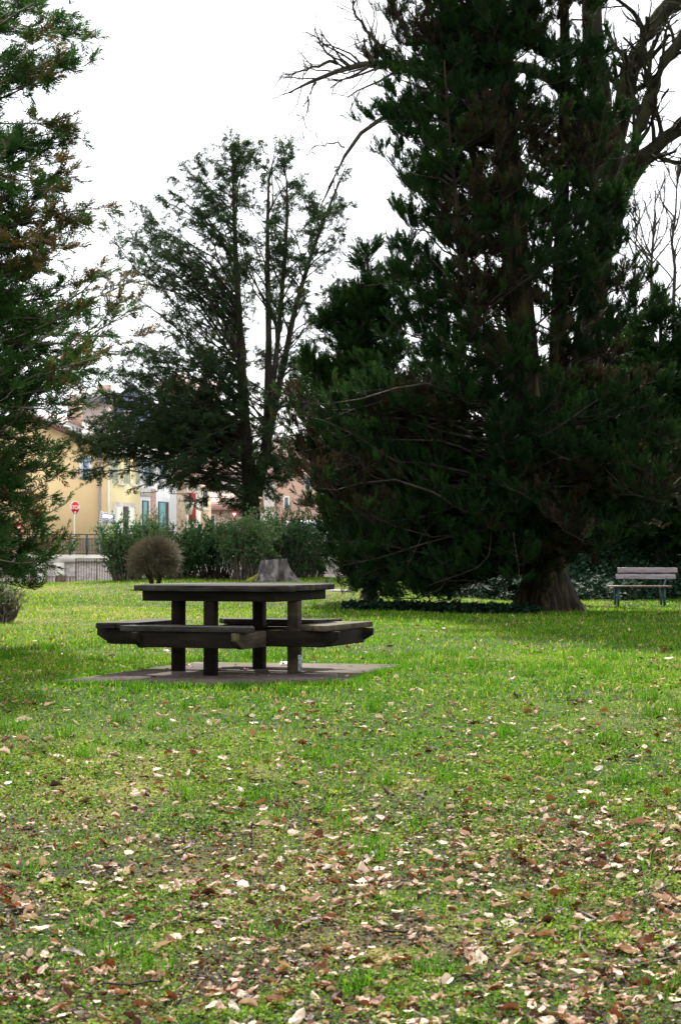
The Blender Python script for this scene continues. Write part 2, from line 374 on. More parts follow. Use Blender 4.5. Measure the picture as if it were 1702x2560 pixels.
# concrete pad under the picnic table
m, nt_, b_ = newmat('pad_concrete')
f1 = noise(nt_, 2.2, 8); f2 = noise(nt_, 1.5, 5, stretch=(1, 1.6, 1)); f3 = noise(nt_, 20, 5)
c = ramp(nt_, f1, [(.25, (.045, .035, .030)), (.55, (.10, .080, .071)), (.8, (.16, .132, .12))])
c = mixc(nt_, ramp(nt_, f3, [(.35, (.8, .8, .8)), (.6, (0, 0, 0))]), c, (.05, .04, .03))
c = mixc(nt_, ramp(nt_, f2, [(.56, (0, 0, 0)), (.64, (.9, .9, .9))]), c, (.055, .065, .010))
nt_.links.new(c, b_.inputs['Base Color']); b_.inputs['Roughness'].default_value = .95; b_.inputs['Specular IOR Level'].default_value = .08; bump(nt_, b_, f3, .3, .008)
pe = []
for i in range(len(PAD)):
    a, b = PAD[i], PAD[(i + 1) % len(PAD)]
    for t in np.linspace(0, 1, 12)[:-1]:
        p = a + (b - a) * t; pe.append(p + rng.normal(0, .018, 2))
pe = np.array(pe); n = len(pe)
mb = MB().prism(np.c_[pe, np.full(n, PAD_Z - .12)], (0, 0, .12))
tag(mb.build('concrete_pad', m), kind='structure')

# ------------------------------------------------------------------ picnic table
phi = R(-19.7); U = np.array((math.cos(phi), math.sin(phi), 0)); V = np.array((-math.sin(phi), math.cos(phi), 0)); Zv = np.array((0, 0, 1.))
TC = np.array((-.90, 17.25, PAD_Z))
def T(u, v, z): return TC + U * u + V * v + Zv * z
tb = thing('picnic_table', 'dark weathered square wooden picnic table with four built-in benches on a concrete pad', 'picnic table', tuple(TC))
# top: parallel planks along U with clipped corners
a = .705; k = .13; mb = MB(); npl = 9; wv = 2 * a / npl
for i in range(npl):
    v0 = -a + i * wv + .003; v1 = v0 + wv - .006
    def ext(v): return min(a, 2 * a - k - abs(v))
    dz = rng.normal(0, .0015)
    e = [(-ext(v0), v0), (ext(v0), v0), (ext(v1), v1), (-ext(v1), v1)]
    mb.prism([T(u, v, .705 + dz) for u, v in e], Zv * .05)
mb.build('tabletop', M['timber_top'], tb, bevel=.006)
mb = MB()
for sgn in (-1, 1):
    mb.cbox(T(0, sgn * .575, .662), U * 1.21, V * .045, Zv * .084)
    mb.cbox(T(sgn * .5825, 0, .662), U * .045, V * 1.10, Zv * .084)
mb.build('apron', M['timber'], tb, bevel=.004)
posts = [(0, -.628), (.628, 0), (0, .628), (-.628, 0)]
for i, (u, v) in enumerate(posts):
    pm = M['timber_worn_lit'] if i == 1 else M['timber']
    pz = (.619, .619, .619, .619)[i]
    o = MB().cbox(T(u * .86, v * .86, pz / 2), U * .098, V * .098, Zv * pz).build('post', pm, tb, bevel=.006)
    if i == 1:
        o['label'] = 'weathered post coloured paler as if lit from the side, with a dented metal plate at its foot'
        MB().cbox(T(u * .86 + .0505, v * .86, .085), U * .003, V * .09, Zv * .145).build('metal_plate', M['tin'], o)
    if i in (0, 1):
        for zz_ in (.33, .28): MB().cbox(T(u * .86 + .05, v * .86 - .02, zz_), U * .008, V * .018, Zv * .018).build('bolt', M['bolt'], o)
def slant_beam(axis, cross, off, half, z0, z1, thick, mat):
    # a board on edge with both lower corners cut at a slant
    q = [(-half, z1), (-half, z0 + .075), (-half + .13, z0), (half - .13, z0), (half, z0 + .075), (half, z1)]
    poly = [TC + axis * s + cross * (off - thick / 2) + Zv * z for s, z in q]
    return MB().prism(poly, cross * thick).build('beam', mat, tb, bevel=.004)
slant_beam(U, V, -.43, 1.10, .245, .378, .045, M['timber']); slant_beam(U, V, .43, 1.10, .245, .378, .045, M['timber'])
slant_beam(V, U, .44, 1.10, .243, .375, .045, M['timber_worn_lit']); slant_beam(V, U, -.44, 1.10, .243, .375, .045, M['timber'])
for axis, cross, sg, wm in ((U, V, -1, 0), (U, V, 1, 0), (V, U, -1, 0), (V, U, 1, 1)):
    st = thing_seat = None
    mb = MB(); L = .50
    for j in range(2):
        c0 = sg * (.82 + j * .15); half0 = L + (0.02 if j else -.07); half1 = half0 + .08
        e0, e1 = c0 - sg * .07, c0 + sg * .07
        poly = [TC + axis * s + cross * e + Zv * .381 for s, e in ((-half0, e0), (half0, e0), (half1, e1), (-half1, e1))]
        mb.prism(poly, Zv * .048)
    mb.build('seat', M['timber_worn_lit'] if wm else M['timber_top'], tb, bevel=.006)
    MB().cbox(TC + cross * sg * 1.0 + Zv * .315, axis * .86, cross * .04, Zv * .128).build('seat_bearer', M['timber'], tb, bevel=.004)

# crumpled paper on the pad
pp = P(715, 1658, 18.3); gxp = []
for i in range(5):
    for j in range(4): gxp.append((pp[0] - .05 + i * .025, 18.25 + j * .03, PAD_Z + .005 + .03 * abs(math.sin(i * 1.7 + j * 2.3))))
q = [(i * 4 + j, (i + 1) * 4 + j, (i + 1) * 4 + j + 1, i * 4 + j + 1) for i in range(4) for j in range(3)]
tag(obj('paper_scrap', np.array(gxp), np.array(q), M['paper']), 'small crumpled white paper scrap on the back of the concrete pad', 'litter')

# ------------------------------------------------------------------ park bench
BY = 45.0; bz = float(gz(5.9, BY)); bx0 = (1518 - 851) / F * BY; bx1 = (1672 - 851) / F * BY; ba = R(3)
A_ = np.array((math.cos(ba), math.sin(ba), 0)); B_ = np.array((-math.sin(ba), math.cos(ba), 0)); BC = np.array(((bx0 + bx1) / 2, BY, bz))
bn = thing('park_bench', 'wooden park bench with green iron legs on the lawn before the ivy', 'bench', tuple(BC))
hl = (bx1 - bx0) / 2
for j in range(3):
    MB().cbox(BC + B_ * (-.20 + j * .145) + Zv * .44, A_ * 2 * hl, B_ * .13, Zv * .035).build('seat_plank', M['bench_seat'], bn, bevel=.006)
for j, (bo_, zo) in enumerate(((.30, .655), (.345, .80))):
    MB().cbox(BC + A_ * (.22 + j * .05) + B_ * bo_ + Zv * zo, A_ * (2 * hl - .02), B_ * .035 + Zv * .0, Zv * .115 + B_ * .035).build('back_plank', M['bench_wood'], bn, bevel=.006)
for sx in (-1, 1):
    for sy, off in ((-1, -.19), (1, .16)):
        MB().cbox(BC + A_ * (sx * (hl - .17) + .02) + B_ * off + Zv * .21, A_ * .045, B_ * .05, Zv * .42).build('leg', M['bench_iron'], bn)
    MB().tube([BC + A_ * (sx * (hl - .22) + .12) + B_ * .17 + Zv * .41, BC + A_ * (sx * (hl - .22) + .2) + B_ * .27 + Zv * .58, BC + A_ * (sx * (hl - .22) + .25) + B_ * .385 + Zv * .85], .024, 6).build('back_support', M['bench_iron'], bn)
    MB().cbox(BC + A_ * sx * (hl - .17) + B_ * -.03 + Zv * .405, A_ * .04, B_ * .40, Zv * .03).build('seat_rail', M['bench_iron'], bn)

# ------------------------------------------------------------------ tree stump
SY = 52.0; sxc = (686 - 851) / F * SY; sz = float(gz(sxc, SY)) - .03
st = thing('tree_stump', 'grey sawn tree stump with flared mossy roots behind the picnic table', 'stump', (sxc, SY, sz))
k = 48; rows = []; hs = [0, .06, .14, .26, .4, .52, .60]
for h in hs:
    t = h / .6; r0 = .62 - .50 * (t ** .42) * .55 - .02
    th = np.arange(k) * 2 * np.pi / k
    fl = (1 - t) ** 2.2 * (.16 * np.cos(th * 3 + .4) + .10 * np.cos(th * 5 + 1.9) + .07 * np.cos(th * 8)) + .02 * np.cos(th * 11 + 3 * t) + .012 * np.cos(th * 19)
    r = r0 + fl + rng.normal(0, .006, k)
    rows.append(np.c_[sxc + r * np.cos(th), SY + r * np.sin(th) * .9, np.full(k, sz + h + (.025 * np.cos(th) if h == .6 else 0))])
v = np.vstack(rows); nh = len(hs)
q = [(i * k + j, i * k + (j + 1) % k, (i + 1) * k + (j + 1) % k, (i + 1) * k + j) for i in range(nh - 1) for j in range(k)]
obj('stump_bark', v, np.array(q), M['stump'], st)
top = rows[-1] * 1.0; top[:, 2] -= .004; cen = top.mean(0)
obj('cut_face', np.vstack([top, cen]), np.array([(j, (j + 1) % k, k) for j in range(k)]), M['stump_top'], st)
ms = []
for t in np.linspace(0, 1, 7):
    ms.append((sxc - .40 - .34 * t, SY - .36 - .16 * t, sz + .22 * (1 - t) ** 1.6))
MB().tube(ms, np.array([.02, .04, .055, .07, .075, .07, .03]), 8).build('moss_root', M['moss'], st, smooth=True)

# ------------------------------------------------------------------ foliage machinery
def tpl_spray(n=6, ang=38, wid=.045, jz=.12, seed=0, ln=.5):
    r = np.random.default_rng(seed); v = []; f = []
    def dia(p, d, l, w, up):
        d = d / np.linalg.norm(d); s = np.cross(d, up); s /= np.linalg.norm(s); b = len(v)
        v.extend([p, p + d * l * .45 + s * w, p + d * l, p + d * l * .45 - s * w]); f.append((b, b + 1, b + 2, b + 3))
    for i in range(n):
        x = .05 + .8 * i / n
        for sg in (-1, 1):
            a = R(ang + r.normal(0, 8)); d = np.array((math.cos(a), sg * math.sin(a), r.normal(0, jz)))
            up = np.array((r.normal(0, .4), r.normal(0, .4), 1.))
            dia(np.array((x, 0, r.normal(0, .02))), d, ln * (1 - .55 * x) * r.uniform(.7, 1.15), wid * r.uniform(.8, 1.3), up)
    dia(np.array((.0, 0, 0)), np.array((1., r.normal(0, .05), 0)), 1.0, wid * .6, np.array((0, 0, 1.)))
    dia(np.array((.3, 0, 0)), np.array((1., r.normal(0, .05), .1)), .65, wid, np.array((0, 1., .3)))
    return np.array(v), np.array(f)
def tpl_clump(n=16, seed=0, wid=.05, l=.34, spread=1.0):
    r = np.random.default_rng(seed); v = []; f = []
    for i in range(n):
        p = np.array((r.uniform(0, .8), 0, 0)) + r.normal(0, .05, 3)
        d = np.array((r.uniform(.2, 1), r.normal(0, spread), r.normal(0, spread * .7))); d /= np.linalg.norm(d)
        up = r.normal(0, 1, 3); s = np.cross(d, up); s /= np.linalg.norm(s); L = l * r.uniform(.7, 1.3); b = len(v)
        v.extend([p, p + d * L * .5 + s * wid, p + d * L, p + d * L * .5 - s * wid]); f.append((b, b + 1, b + 2, b + 3))
    return np.array(v), np.array(f)
def place(tpls, pos, d, scale, r, roll=None, tint=None):
    """instances of leaf templates -> verts, quads, tint per vert"""
    N = len(pos); d = nrm(d)
    ref = np.where(np.abs(d[:, 2:3]) > .95, np.array([1., 0, 0]), np.array([0., 0, 1]))
    s = nrm(np.cross(ref, d)); u = np.cross(d, s)
    ro = r.uniform(-.9, .9, N) if roll is None else roll
    c, sn = np.cos(ro)[:, None], np.sin(ro)[:, None]
    s2 = s * c + u * sn; u2 = u * c - s * sn
    which = r.integers(0, len(tpls), N); vs = []; fs = []; ts = []; n0 = 0
    for k, (tv, tf) in enumerate(tpls):
        I = np.where(which == k)[0]
        if not len(I): continue
        B = np.stack([d[I], s2[I], u2[I]], 1)
        X = pos[I][:, None] + scale[I][:, None, None] * np.einsum('vk,nkj->nvj', tv, B)
        vs.append(X.reshape(-1, 3)); fs.append((tf[None] + (np.arange(len(I)) * len(tv))[:, None, None]).reshape(-1, 4) + n0); n0 += len(I) * len(tv)
        ts.append(np.repeat(tint[I], len(tv)))
    return np.vstack(vs), np.vstack(fs), np.concatenate(ts)
def noise3(p, s, seed):
    return (fbm(p[:, 0] * s, p[:, 2] * s, seed, 2) + fbm(p[:, 1] * s, p[:, 2] * s + 7.3, seed + 5, 2)) / 2
def curves(S, E, r, n=8, sag=.1, wob=.04, bow=None):
    t = np.linspace(0, 1, n)[None, :, None]; L = np.linalg.norm(E - S, axis=1)[:, None, None]
    C = S[:, None] * (1 - t) + E[:, None] * t
    sg = (np.full(len(S), sag) if np.isscalar(sag) else sag)[:, None, None]
    C = C + np.array([0, 0, 1.]) * sg * L * 4 * t * (1 - t)
    for _ in range(2):
        ph = r.uniform(0, 6.28, (len(S), 1, 3)); fr = r.uniform(1, 2.6, (len(S), 1, 3))
        C = C + np.sin(ph + fr * 3.14 * t) * np.sin(3.1416 * np.minimum(t, .5)) * wob * L
    C = C - (C[:, :1] - S[:, None]); return C
def at(C, idx, t):
    n = C.shape[1]; x = np.clip(t, 0, .9999) * (n - 1); i = x.astype(int); f = (x - i)[:, None]
    return C[idx, i] * (1 - f) + C[idx, i + 1] * f, nrm(C[idx, i + 1] - C[idx, i])
def foliage(C, r, per=12, tmin=.25, tl=.32, tlmin=.25, sprays=5, ang=(35, 75), rise=.1, droop=0., spray_up=.3, size=(.25, .4), tpls=None, brown=.15, bs=.5, wood_r=.012, tipf=True, zbrown=None):
    """secondary twigs along branches C and sprays along the twigs"""
    Mb = len(C); L = np.linalg.norm(C[:, -1] - C[:, 0], axis=1)
    cnt = np.maximum(3, (per * np.sqrt(L / max(L.mean(), .1)) * r.uniform(.7, 1.3, Mb)).astype(int))
    idx = np.repeat(np.arange(Mb), cnt); t = tmin + (1 - tmin) * r.uniform(0, 1, len(idx)) ** .85
    p, d = at(C, idx, t)
    side = nrm(np.cross(d, np.array([0., 0, 1])) + r.normal(0, .35, d.shape)) * np.where(r.uniform(size=len(idx)) < .5, -1, 1)[:, None]
    a = np.radians(r.uniform(*ang, len(idx)))[:, None]
    td = nrm(d * np.cos(a) + side * np.sin(a) + np.array([0, 0, 1.]) * (rise + r.normal(0, .22, (len(idx), 1))))
    ll = np.maximum(tlmin, tl * L[idx] * (1 - .6 * t)) * r.uniform(.5, 1.2, len(idx))
    E = p + td * ll[:, None] - np.array([0, 0, 1.]) * (droop * ll[:, None])
    W = curves(p, E, r, 4, .06, .05)
    N = len(idx) * sprays; j = np.repeat(np.arange(len(idx)), sprays); ts = r.uniform(.15, 1.0, N)
    sp, sdir = at(W, j, ts)
    sdir = nrm(sdir + r.normal(0, .45, (N, 3)) + np.array([0, 0, 1.]) * spray_up)
    if tipf:
        nt_ = np.repeat(np.arange(Mb), 3); tp, td2 = at(C, nt_, r.uniform(.8, 1, len(nt_)))
        sp = np.vstack([sp, tp]); sdir = np.vstack([sdir, nrm(td2 + r.normal(0, .25, tp.shape) + np.array([0, 0, 1.]) * spray_up)])
    N = len(sp); sc_ = r.uniform(*size, N)
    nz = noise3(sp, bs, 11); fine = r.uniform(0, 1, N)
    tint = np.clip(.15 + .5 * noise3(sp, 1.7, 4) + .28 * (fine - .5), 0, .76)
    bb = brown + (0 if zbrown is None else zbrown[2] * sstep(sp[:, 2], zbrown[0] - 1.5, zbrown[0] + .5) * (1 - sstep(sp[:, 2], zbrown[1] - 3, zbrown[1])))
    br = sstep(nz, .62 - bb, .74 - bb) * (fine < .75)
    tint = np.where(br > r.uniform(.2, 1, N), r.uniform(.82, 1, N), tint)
    return W, ll, sp, sdir, sc_, tint

def grow_tree(name, label, cat, base, trunks, S, E, fol, leafmat, barkmat, r, branch_r=.03, sag=.06, wob=.035, group=None, tk=10, roll=None, flare=None, extra=None, twigmat=None):
    """thing > trunk, branches, crown"""
    root = thing(name, label, cat, tuple(base), group)
    v, f = tubes(trunks, tk)
    if flare is not None: v = flare(v)
    obj('trunk', v, f, barkmat, root, smooth=True)
    C = curves(S, E, r, 8, sag, wob)
    L = np.linalg.norm(E - S, axis=1)
    rad = (branch_r * np.sqrt(L / L.mean()))[:, None] * np.linspace(1, .18, 8)[None]
    W, ll, sp, sdir, scl, tint = foliage(C, r, **fol)
    v1, f1 = tubes_batch(C, rad, 5)
    v2, f2 = tubes_batch(W, np.outer(np.full(len(W), fol.get('wood_r', .012)), np.linspace(1, .3, 4)), 3)
    obj('branches', np.vstack([v1, v2]), np.vstack([f1, f2 + len(v1)]), twigmat or barkmat, root)
    if extra is not None:
        sp = np.vstack([sp, extra[0]]); sdir = np.vstack([sdir, extra[1]]); scl = np.concatenate([scl, extra[2]]); tint = np.concatenate([tint, extra[3]])
    v, f, t = place(fol['tpls'], sp, sdir, scl, r, tint=tint)
    obj('crown', v, f, leafmat, root, tint=t)
    print(name, 'sprays', len(sp), 'faces', len(f)); return root

def profile_tips(prof, Y, n, r, rho=(.55, 1.0), depth=1.0, zpow=1.0):
    """random branch tips in a crown given as (photo row, left column, right column) outlines at distance Y"""
    pr = sorted([(P(0, py, Y)[2], P(l, py, Y)[0], P(q, py, Y)[0]) for py, l, q in prof])
    z = np.array([p[0] for p in pr]); l = np.array([p[1] for p in pr]); q = np.array([p[2] for p in pr])
    zs = np.linspace(z[0], z[-1], 400); ww = (np.interp(zs, z, q) - np.interp(zs, z, l)).clip(.3) ** zpow
    zt = np.interp(r.uniform(0, 1, n), np.cumsum(ww) / ww.sum(), zs)
    cx = (np.interp(zt, z, l) + np.interp(zt, z, q)) / 2; hw = (np.interp(zt, z, q) - np.interp(zt, z, l)) / 2
    th = r.uniform(0, 2 * np.pi, n); rh = r.uniform(rho[0] ** 2, rho[1] ** 2, n) ** .5
    rh = rh * (.80 + .42 * fbm(zt * 1.3, th * 1.1, int(n), 2))          # ragged, uneven outline
    return np.c_[cx + hw * rh * np.cos(th), Y + hw * depth * rh * np.sin(th), zt], hw * rh
def trunk_at(tr, z):
    p, _ = tr; return np.c_[np.interp(z, p[:, 2], p[:, 0]), np.interp(z, p[:, 2], p[:, 1]), z]
def starts(tips, trunks, rise, r, zmin):
    """where on which stem a branch to a tip begins"""
    best = None
    for k, tr in enumerate(trunks):
        p = trunk_at(tr, tips[:, 2]); dd = np.linalg.norm(p - tips, axis=1) + r.uniform(0, .6, len(tips))
        hi = tr[0][-1, 2]; lo = tr[0][0, 2]; dd = dd + 4 * np.maximum(0, tips[:, 2] - hi + .3)
        zs = np.clip(tips[:, 2] - rise * np.linalg.norm(p - tips, axis=1), max(lo, zmin) + r.uniform(0, 1.3, len(tips)) * min(1, (hi - lo) / 4), hi - r.uniform(.02, .8, len(tips)) * min(1, (hi - lo) / 4))
        s = trunk_at(tr, zs)
        if best is None: best = [dd, s]
        else:
            kk = dd < best[0]; best[0] = np.where(kk, dd, best[0]); best[1] = np.where(kk[:, None], s, best[1])
    return best[1]
def poly3(pts, rad): return (np.array(pts, float), np.array(rad, float))

SPR = [tpl_spray(8, 27, .026, .16, s, .42) for s in range(6)]
SPR_BIG = [tpl_spray(7, 34, .035, .16, s, .45) for s in range(5)]
SPR_FINE = [tpl_spray(8, 42, .032, .16, s + 20, .42) for s in range(5)]
CLU = [tpl_clump(18, s, .04, .30, .8) for s in range(6)]

# ------------------------------------------------------------------ the big cedar on the right
r = np.random.default_rng(11); CY = 38.0
bx = P(1365, 1530, CY)[0]; bz = float(gz(bx, CY)) - .05
tr = [poly3([(bx, CY, bz), P(1362, 1440, CY), P(1350, 1340, CY), P(1325, 1100, CY), P(1292, 700, CY), P(1262, 300, CY), P(1240, 0, CY), P(1225, -400, CY)], [.62, .42, .36, .32, .27, .23, .19, .05]),
      poly3([P(1350, 1340, CY), P(1372, 1200, CY + .2), P(1392, 900, CY + .4), P(1405, 500, CY + .5), P(1412, 200, CY + .5), P(1410, 0, CY + .5), P(1405, -150, CY + .5), P(1400, -330, CY + .5)], [.24, .19, .16, .13, .11, .09, .06, .02]),
      poly3([P(1345, 1380, CY), P(1300, 1250, CY - .5), P(1235, 1050, CY - 1.0), P(1180, 800, CY - 1.2), P(1150, 600, CY - 1.3), P(1135, 450, CY - 1.2), P(1120, 300, CY - 1.2), P(1110, 150, CY - 1.2)], [.14, .08, .07, .06, .045, .035, .025, .015])]
def flare_cedar(v):
    v = v.copy(); dx = v[:, 0] - bx; dy = v[:, 1] - CY; h = v[:, 2] - bz
    k = np.exp(-np.clip(h, 0, 9) / .28); th = np.arctan2(dy, dx)
    m = 1 + k * (.30 * np.cos(th * 4 + .6) + .12 * np.cos(th * 7)) + .05 * np.cos(th * 9) * np.exp(-np.clip(h, 0, 9) / 1.2)
    low = h < 1.5; v[low, 0] = bx + dx[low] * m[low]; v[low, 1] = CY + dy[low] * m[low]; return v
# more rings near the foot so the buttress has a shape
def resample(tr, n):
    p, q = tr; s = np.concatenate([[0], np.cumsum(np.linalg.norm(np.diff(p, axis=0), axis=1))]); u = np.linspace(0, 1, n) ** 1.6 * s[-1]
    return (np.stack([np.interp(u, s, p[:, k]) for k in range(3)], 1), np.interp(u, s, q))
prof = [(-460, 1090, 1480), (-200, 1020, 1500), (0, 975, 1500), (150, 960, 1510), (300, 955, 1530), (450, 965, 1560), (600, 980, 1600), (750, 965, 1640), (880, 930, 1670),
        (1000, 880, 1700), (1100, 845, 1740), (1200, 825, 1760), (1300, 840, 1730), (1380, 870, 1560), (1440, 900, 1450), (1490, 960, 1330)]
tips, dd = profile_tips(prof, CY, 560, r, (.4, 1.06), .95)
t_up, _ = profile_tips([p for p in prof if p[0] < 850], CY, 330, r, (.25, 1.06), .95); tips = np.vstack([tips, t_up])
thin = (tips[:, 2] > 5.0) & (tips[:, 0] > P(1270, 0, CY)[0]); tips = tips[~thin | (r.uniform(size=len(tips)) < .60)]
thin = (tips[:, 2] > 5.0); tips = tips[~thin | (r.uniform(size=len(tips)) < .92)]
for q in range(24):
    t_ = r.uniform(); tips = np.vstack([tips, P(r.uniform(1440, 1600 - 20 * t_), -80 + 720 * t_, CY + r.normal(0, 1.2))])
for px, py in [(735, 1110), (750, 1060), (760, 1180), (770, 1230), (790, 1290), (820, 1350), (850, 1400), (880, 1440), (920, 1465), (960, 1490), (1010, 1500), (790, 1010), (830, 1100), (860, 1200), (850, 1300), (920, 1380), (980, 1440), (1060, 1490), (1120, 1480), (1180, 1490), (1240, 1470), (1290, 1440), (900, 1250), (940, 1330), (1020, 1420), (1090, 1430), (1150, 1420), (1220, 1400), (860, 1000), (800, 1150), (1420, 1380), (1480, 1350), (1550, 1320), (1620, 1290), (1690, 1250), (1460, 1300), (1530, 1260), (1600, 1220), (1440, 1330), (1500, 1180), (1660, 1180), (1690, 1100), (1640, 1060)]:
    for q in range(3): tips = np.vstack([tips, P(px + r.normal(0, 14), py + r.normal(0, 14), CY - 1.2 + r.normal(0, 1.1))])
Sx = starts(tips, tr, np.where(tips[:, 2] > 4.5, .55, .15) + r.normal(0, .12, len(tips)), r, bz + .9)
fol = dict(per=14, tmin=.25, tl=.25, tlmin=.30, sprays=10, rise=.5, spray_up=1.2, size=(.12, .34), tpls=SPR, brown=.04, bs=.75, wood_r=.007, zbrown=(1.5, 9.0, .13))
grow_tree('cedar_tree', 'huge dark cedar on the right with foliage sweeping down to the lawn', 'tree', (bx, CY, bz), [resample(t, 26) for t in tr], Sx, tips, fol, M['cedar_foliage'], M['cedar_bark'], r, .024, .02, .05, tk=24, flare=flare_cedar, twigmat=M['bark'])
# low hanging limbs that reach left of the cedar, and right over the bench
ll_ = [(795, 1180), (770, 1230), (800, 1290), (830, 1350), (850, 1400), (900, 1450), (960, 1480), (740, 1120), (760, 1060), (800, 1000), (860, 1100), (900, 1200), (880, 1300), (950, 1380), (1000, 1440), (1060, 1490), (1120, 1480), (1200, 1495), (1250, 1470)]

# ------------------------------------------------------------------ small conifer beside it
r = np.random.default_rng(12); KY = 41.0
kx = P(925, 1450, KY)[0]; kz = float(gz(kx, KY)) - .05
tr = [poly3([(kx, KY, kz), P(925, 1200, KY), P(922, 900, KY), P(920, 700, KY), P(918, 608, KY)], [.16, .13, .09, .04, .008])]
prof = [(606, 912, 926), (680, 880, 965), (740, 830, 990), (800, 790, 1000), (900, 745, 1020), (1000, 720, 1050), (1100, 715, 1060), (1200, 735, 1060), (1300, 780, 1060), (1400, 830, 1040), (1450, 860, 1000), (1490, 890, 980)]
tips, dd = profile_tips(prof, KY, 210, r, (.45, 1.0), .9)
Sx = starts(tips, tr, .5 + r.normal(0, .12, len(tips)), r, kz + .3)
fol = dict(per=11, tmin=.25, tl=.30, tlmin=.3, sprays=8, rise=.4, spray_up=.9, size=(.18, .40), tpls=SPR, brown=.04, bs=.5, wood_r=.008)
grow_tree('cypress_tree', 'smaller pointed cypress standing between the tall open conifer and the huge cedar', 'tree', (kx, KY, kz), [resample(t, 16) for t in tr], Sx, tips, fol, M['cedar_foliage'], M['bark'], r, .022, .0, .04)

# ------------------------------------------------------------------ tall open conifer in the middle
r = np.random.default_rng(13); MY = 66.0
mx_ = P(632, 1330, MY)[0]; mz = float(gz(mx_, MY)) - .1
tr = [poly3([(mx_, MY, mz), P(628, 1250, MY), P(612, 1050, MY), P(598, 800, MY), P(586, 560, MY), P(580, 350, MY)], [.36, .29, .18, .12, .07, .012]),
      poly3([P(640, 1240, MY), P(668, 1100, MY), P(672, 850, MY), P(668, 600, MY), P(672, 450, MY), P(690, 365, MY)], [.22, .16, .11, .07, .04, .010]),
      poly3([P(650, 1200, MY), P(690, 1000, MY + .8), P(740, 760, MY + 1), P(790, 600, MY + 1), P(850, 450, MY + 1), P(872, 400, MY + 1)], [.16, .12, .09, .06, .035, .010]),
      poly3([P(655, 1180, MY), P(690, 900, MY - 1), P(712, 650, MY - 1.2), P(720, 500, MY - 1.2), P(715, 420, MY - 1.2), P(700, 370, MY - 1.2)], [.14, .09, .07, .045, .025, .01])]
prof_up = [(345, 555, 725), (390, 490, 790), (440, 420, 880), (500, 370, 905), (560, 285, 915), (620, 275, 915), (700, 290, 900), (780, 270, 880)]
prof_lo = [(800, 290, 840), (860, 260, 810), (930, 235, 790), (1000, 215, 790), (1060, 190, 780), (1110, 180, 770), (1150, 240, 765), (1200, 370, 760), (1260, 520, 740), (1300, 570, 710)]
t1, _ = profile_tips(prof_up, MY, 140, r, (.35, 1.0), .9)
t2, _ = profile_tips(prof_lo, MY, 150, r, (.45, 1.0), .85)
t3 = np.array([P(px, py, MY + r.normal(0, 1.2)) for px, py in ((168, 1105), (185, 1120), (200, 1165), (225, 1090), (300, 585), (330, 560), (360, 520), (290, 620), (440, 440), (470, 425), (510, 385), (330, 660), (200, 1060), (240, 1150), (260, 1020), (420, 1210), (380, 1190), (450, 1235), (480, 1250), (350, 1150), (172, 1100), (180, 1112), (190, 1130), (205, 1150), (215, 1175), (200, 1185), (230, 1130), (245, 1110), (260, 1130), (230, 1090), (210, 1075), (250, 1075), (275, 1120), (290, 1090), (320, 1170), (350, 1200), (430, 1215), (410, 1225), (230, 960), (260, 930), (300, 900), (330, 950), (280, 990), (340, 1010), (250, 1040), (310, 1060), (360, 1090), (220, 1110), (390, 1020), (420, 1100), (300, 1110), (340, 1140), (400, 1170), (280, 900), (720, 1010), (740, 1060), (760, 1000), (750, 1110), (730, 1160), (710, 1200), (780, 940), (770, 880), (700, 1080), (690, 1140), (860, 410), (880, 500), (875, 560), (700, 355), (715, 365), (580, 345), (560, 400), (610, 400))])
tips = np.vstack([t1, t2, t3])
py_ = tips[:, 2]
Sx = starts(tips, tr, np.where(py_ > 8.5, .95, np.where(py_ > 6, .45, -.02)) + r.normal(0, .12, len(tips)), r, mz + 1.2)
fol = dict(per=16, tmin=.18, tl=.18, tlmin=.3, sprays=6, ang=(30, 75), rise=.0, droop=.14, spray_up=-.15, size=(.13, .32), tpls=CLU, brown=-.02, bs=.6, wood_r=.010)
grow_tree('open_conifer_tree', 'tall open conifer with several stems and layered boughs behind the shrubs', 'tree', (mx_, MY, mz), [resample(t, 16) for t in tr], Sx, tips, fol, M['yew_foliage'], M['bark'], r, .032, .05, .04)

# ------------------------------------------------------------------ near conifer whose boughs enter from the left
r = np.random.default_rng(14); LY = 22.0
lx = -5.35; lz = float(gz(lx, LY)) - .05
tr = [poly3([(lx, LY, lz), (lx + .02, LY, 2.2), (lx + .05, LY, 5), (lx + .1, LY, 8), (lx + .1, LY, 11)], [.34, .27, .22, .15, .05])]
lt = [(285, 10), (270, 90), (250, 150), (215, 160), (170, 190),  (200, 60), (150, 130), (70, 150), (60, 40), (240, 40), (120, 20),
      (205, 340), (170, 350), (120, 330), (40, 310), (90, 380), (30, 350), (150, 370),
      (205, 425), (225, 480), (245, 530), (250, 560), (225, 600), (180, 470), (130, 450), (70, 480), (110, 560), (170, 580), (60, 600), (30, 520),
      (200, 660), (170, 640), (120, 680), (60, 700), (20, 660), (205, 720), (150, 740),
      (300, 690), (330, 740), (345, 790), (350, 830), (320, 870), (280, 820), (250, 760), (220, 800), (160, 820), (100, 790), (40, 800), (290, 900), (240, 900), (270, 950),
      (230, 960), (215, 1010), (180, 930), (120, 900), (60, 900), (150, 980), (90, 1000), (30, 990), (200, 1040), (160, 1070), (100, 1080), (40, 1060),
      (150, 1130), (175, 1160), (185, 1200), (175, 1240), (190, 1180), (150, 1280), (170, 1310), (130, 1230), (90, 1180), (50, 1150), (20, 1220), (80, 1270), (40, 1310),
      (175, 1345), (165, 1380), (140, 1410), (110, 1430), (70, 1460), (50, 1400), (90, 1360), (20, 1370), (60, 1330), (30, 1440), (10, 1120), (15, 930), (10, 780), (10, 450), (10, 200)]
tips = []
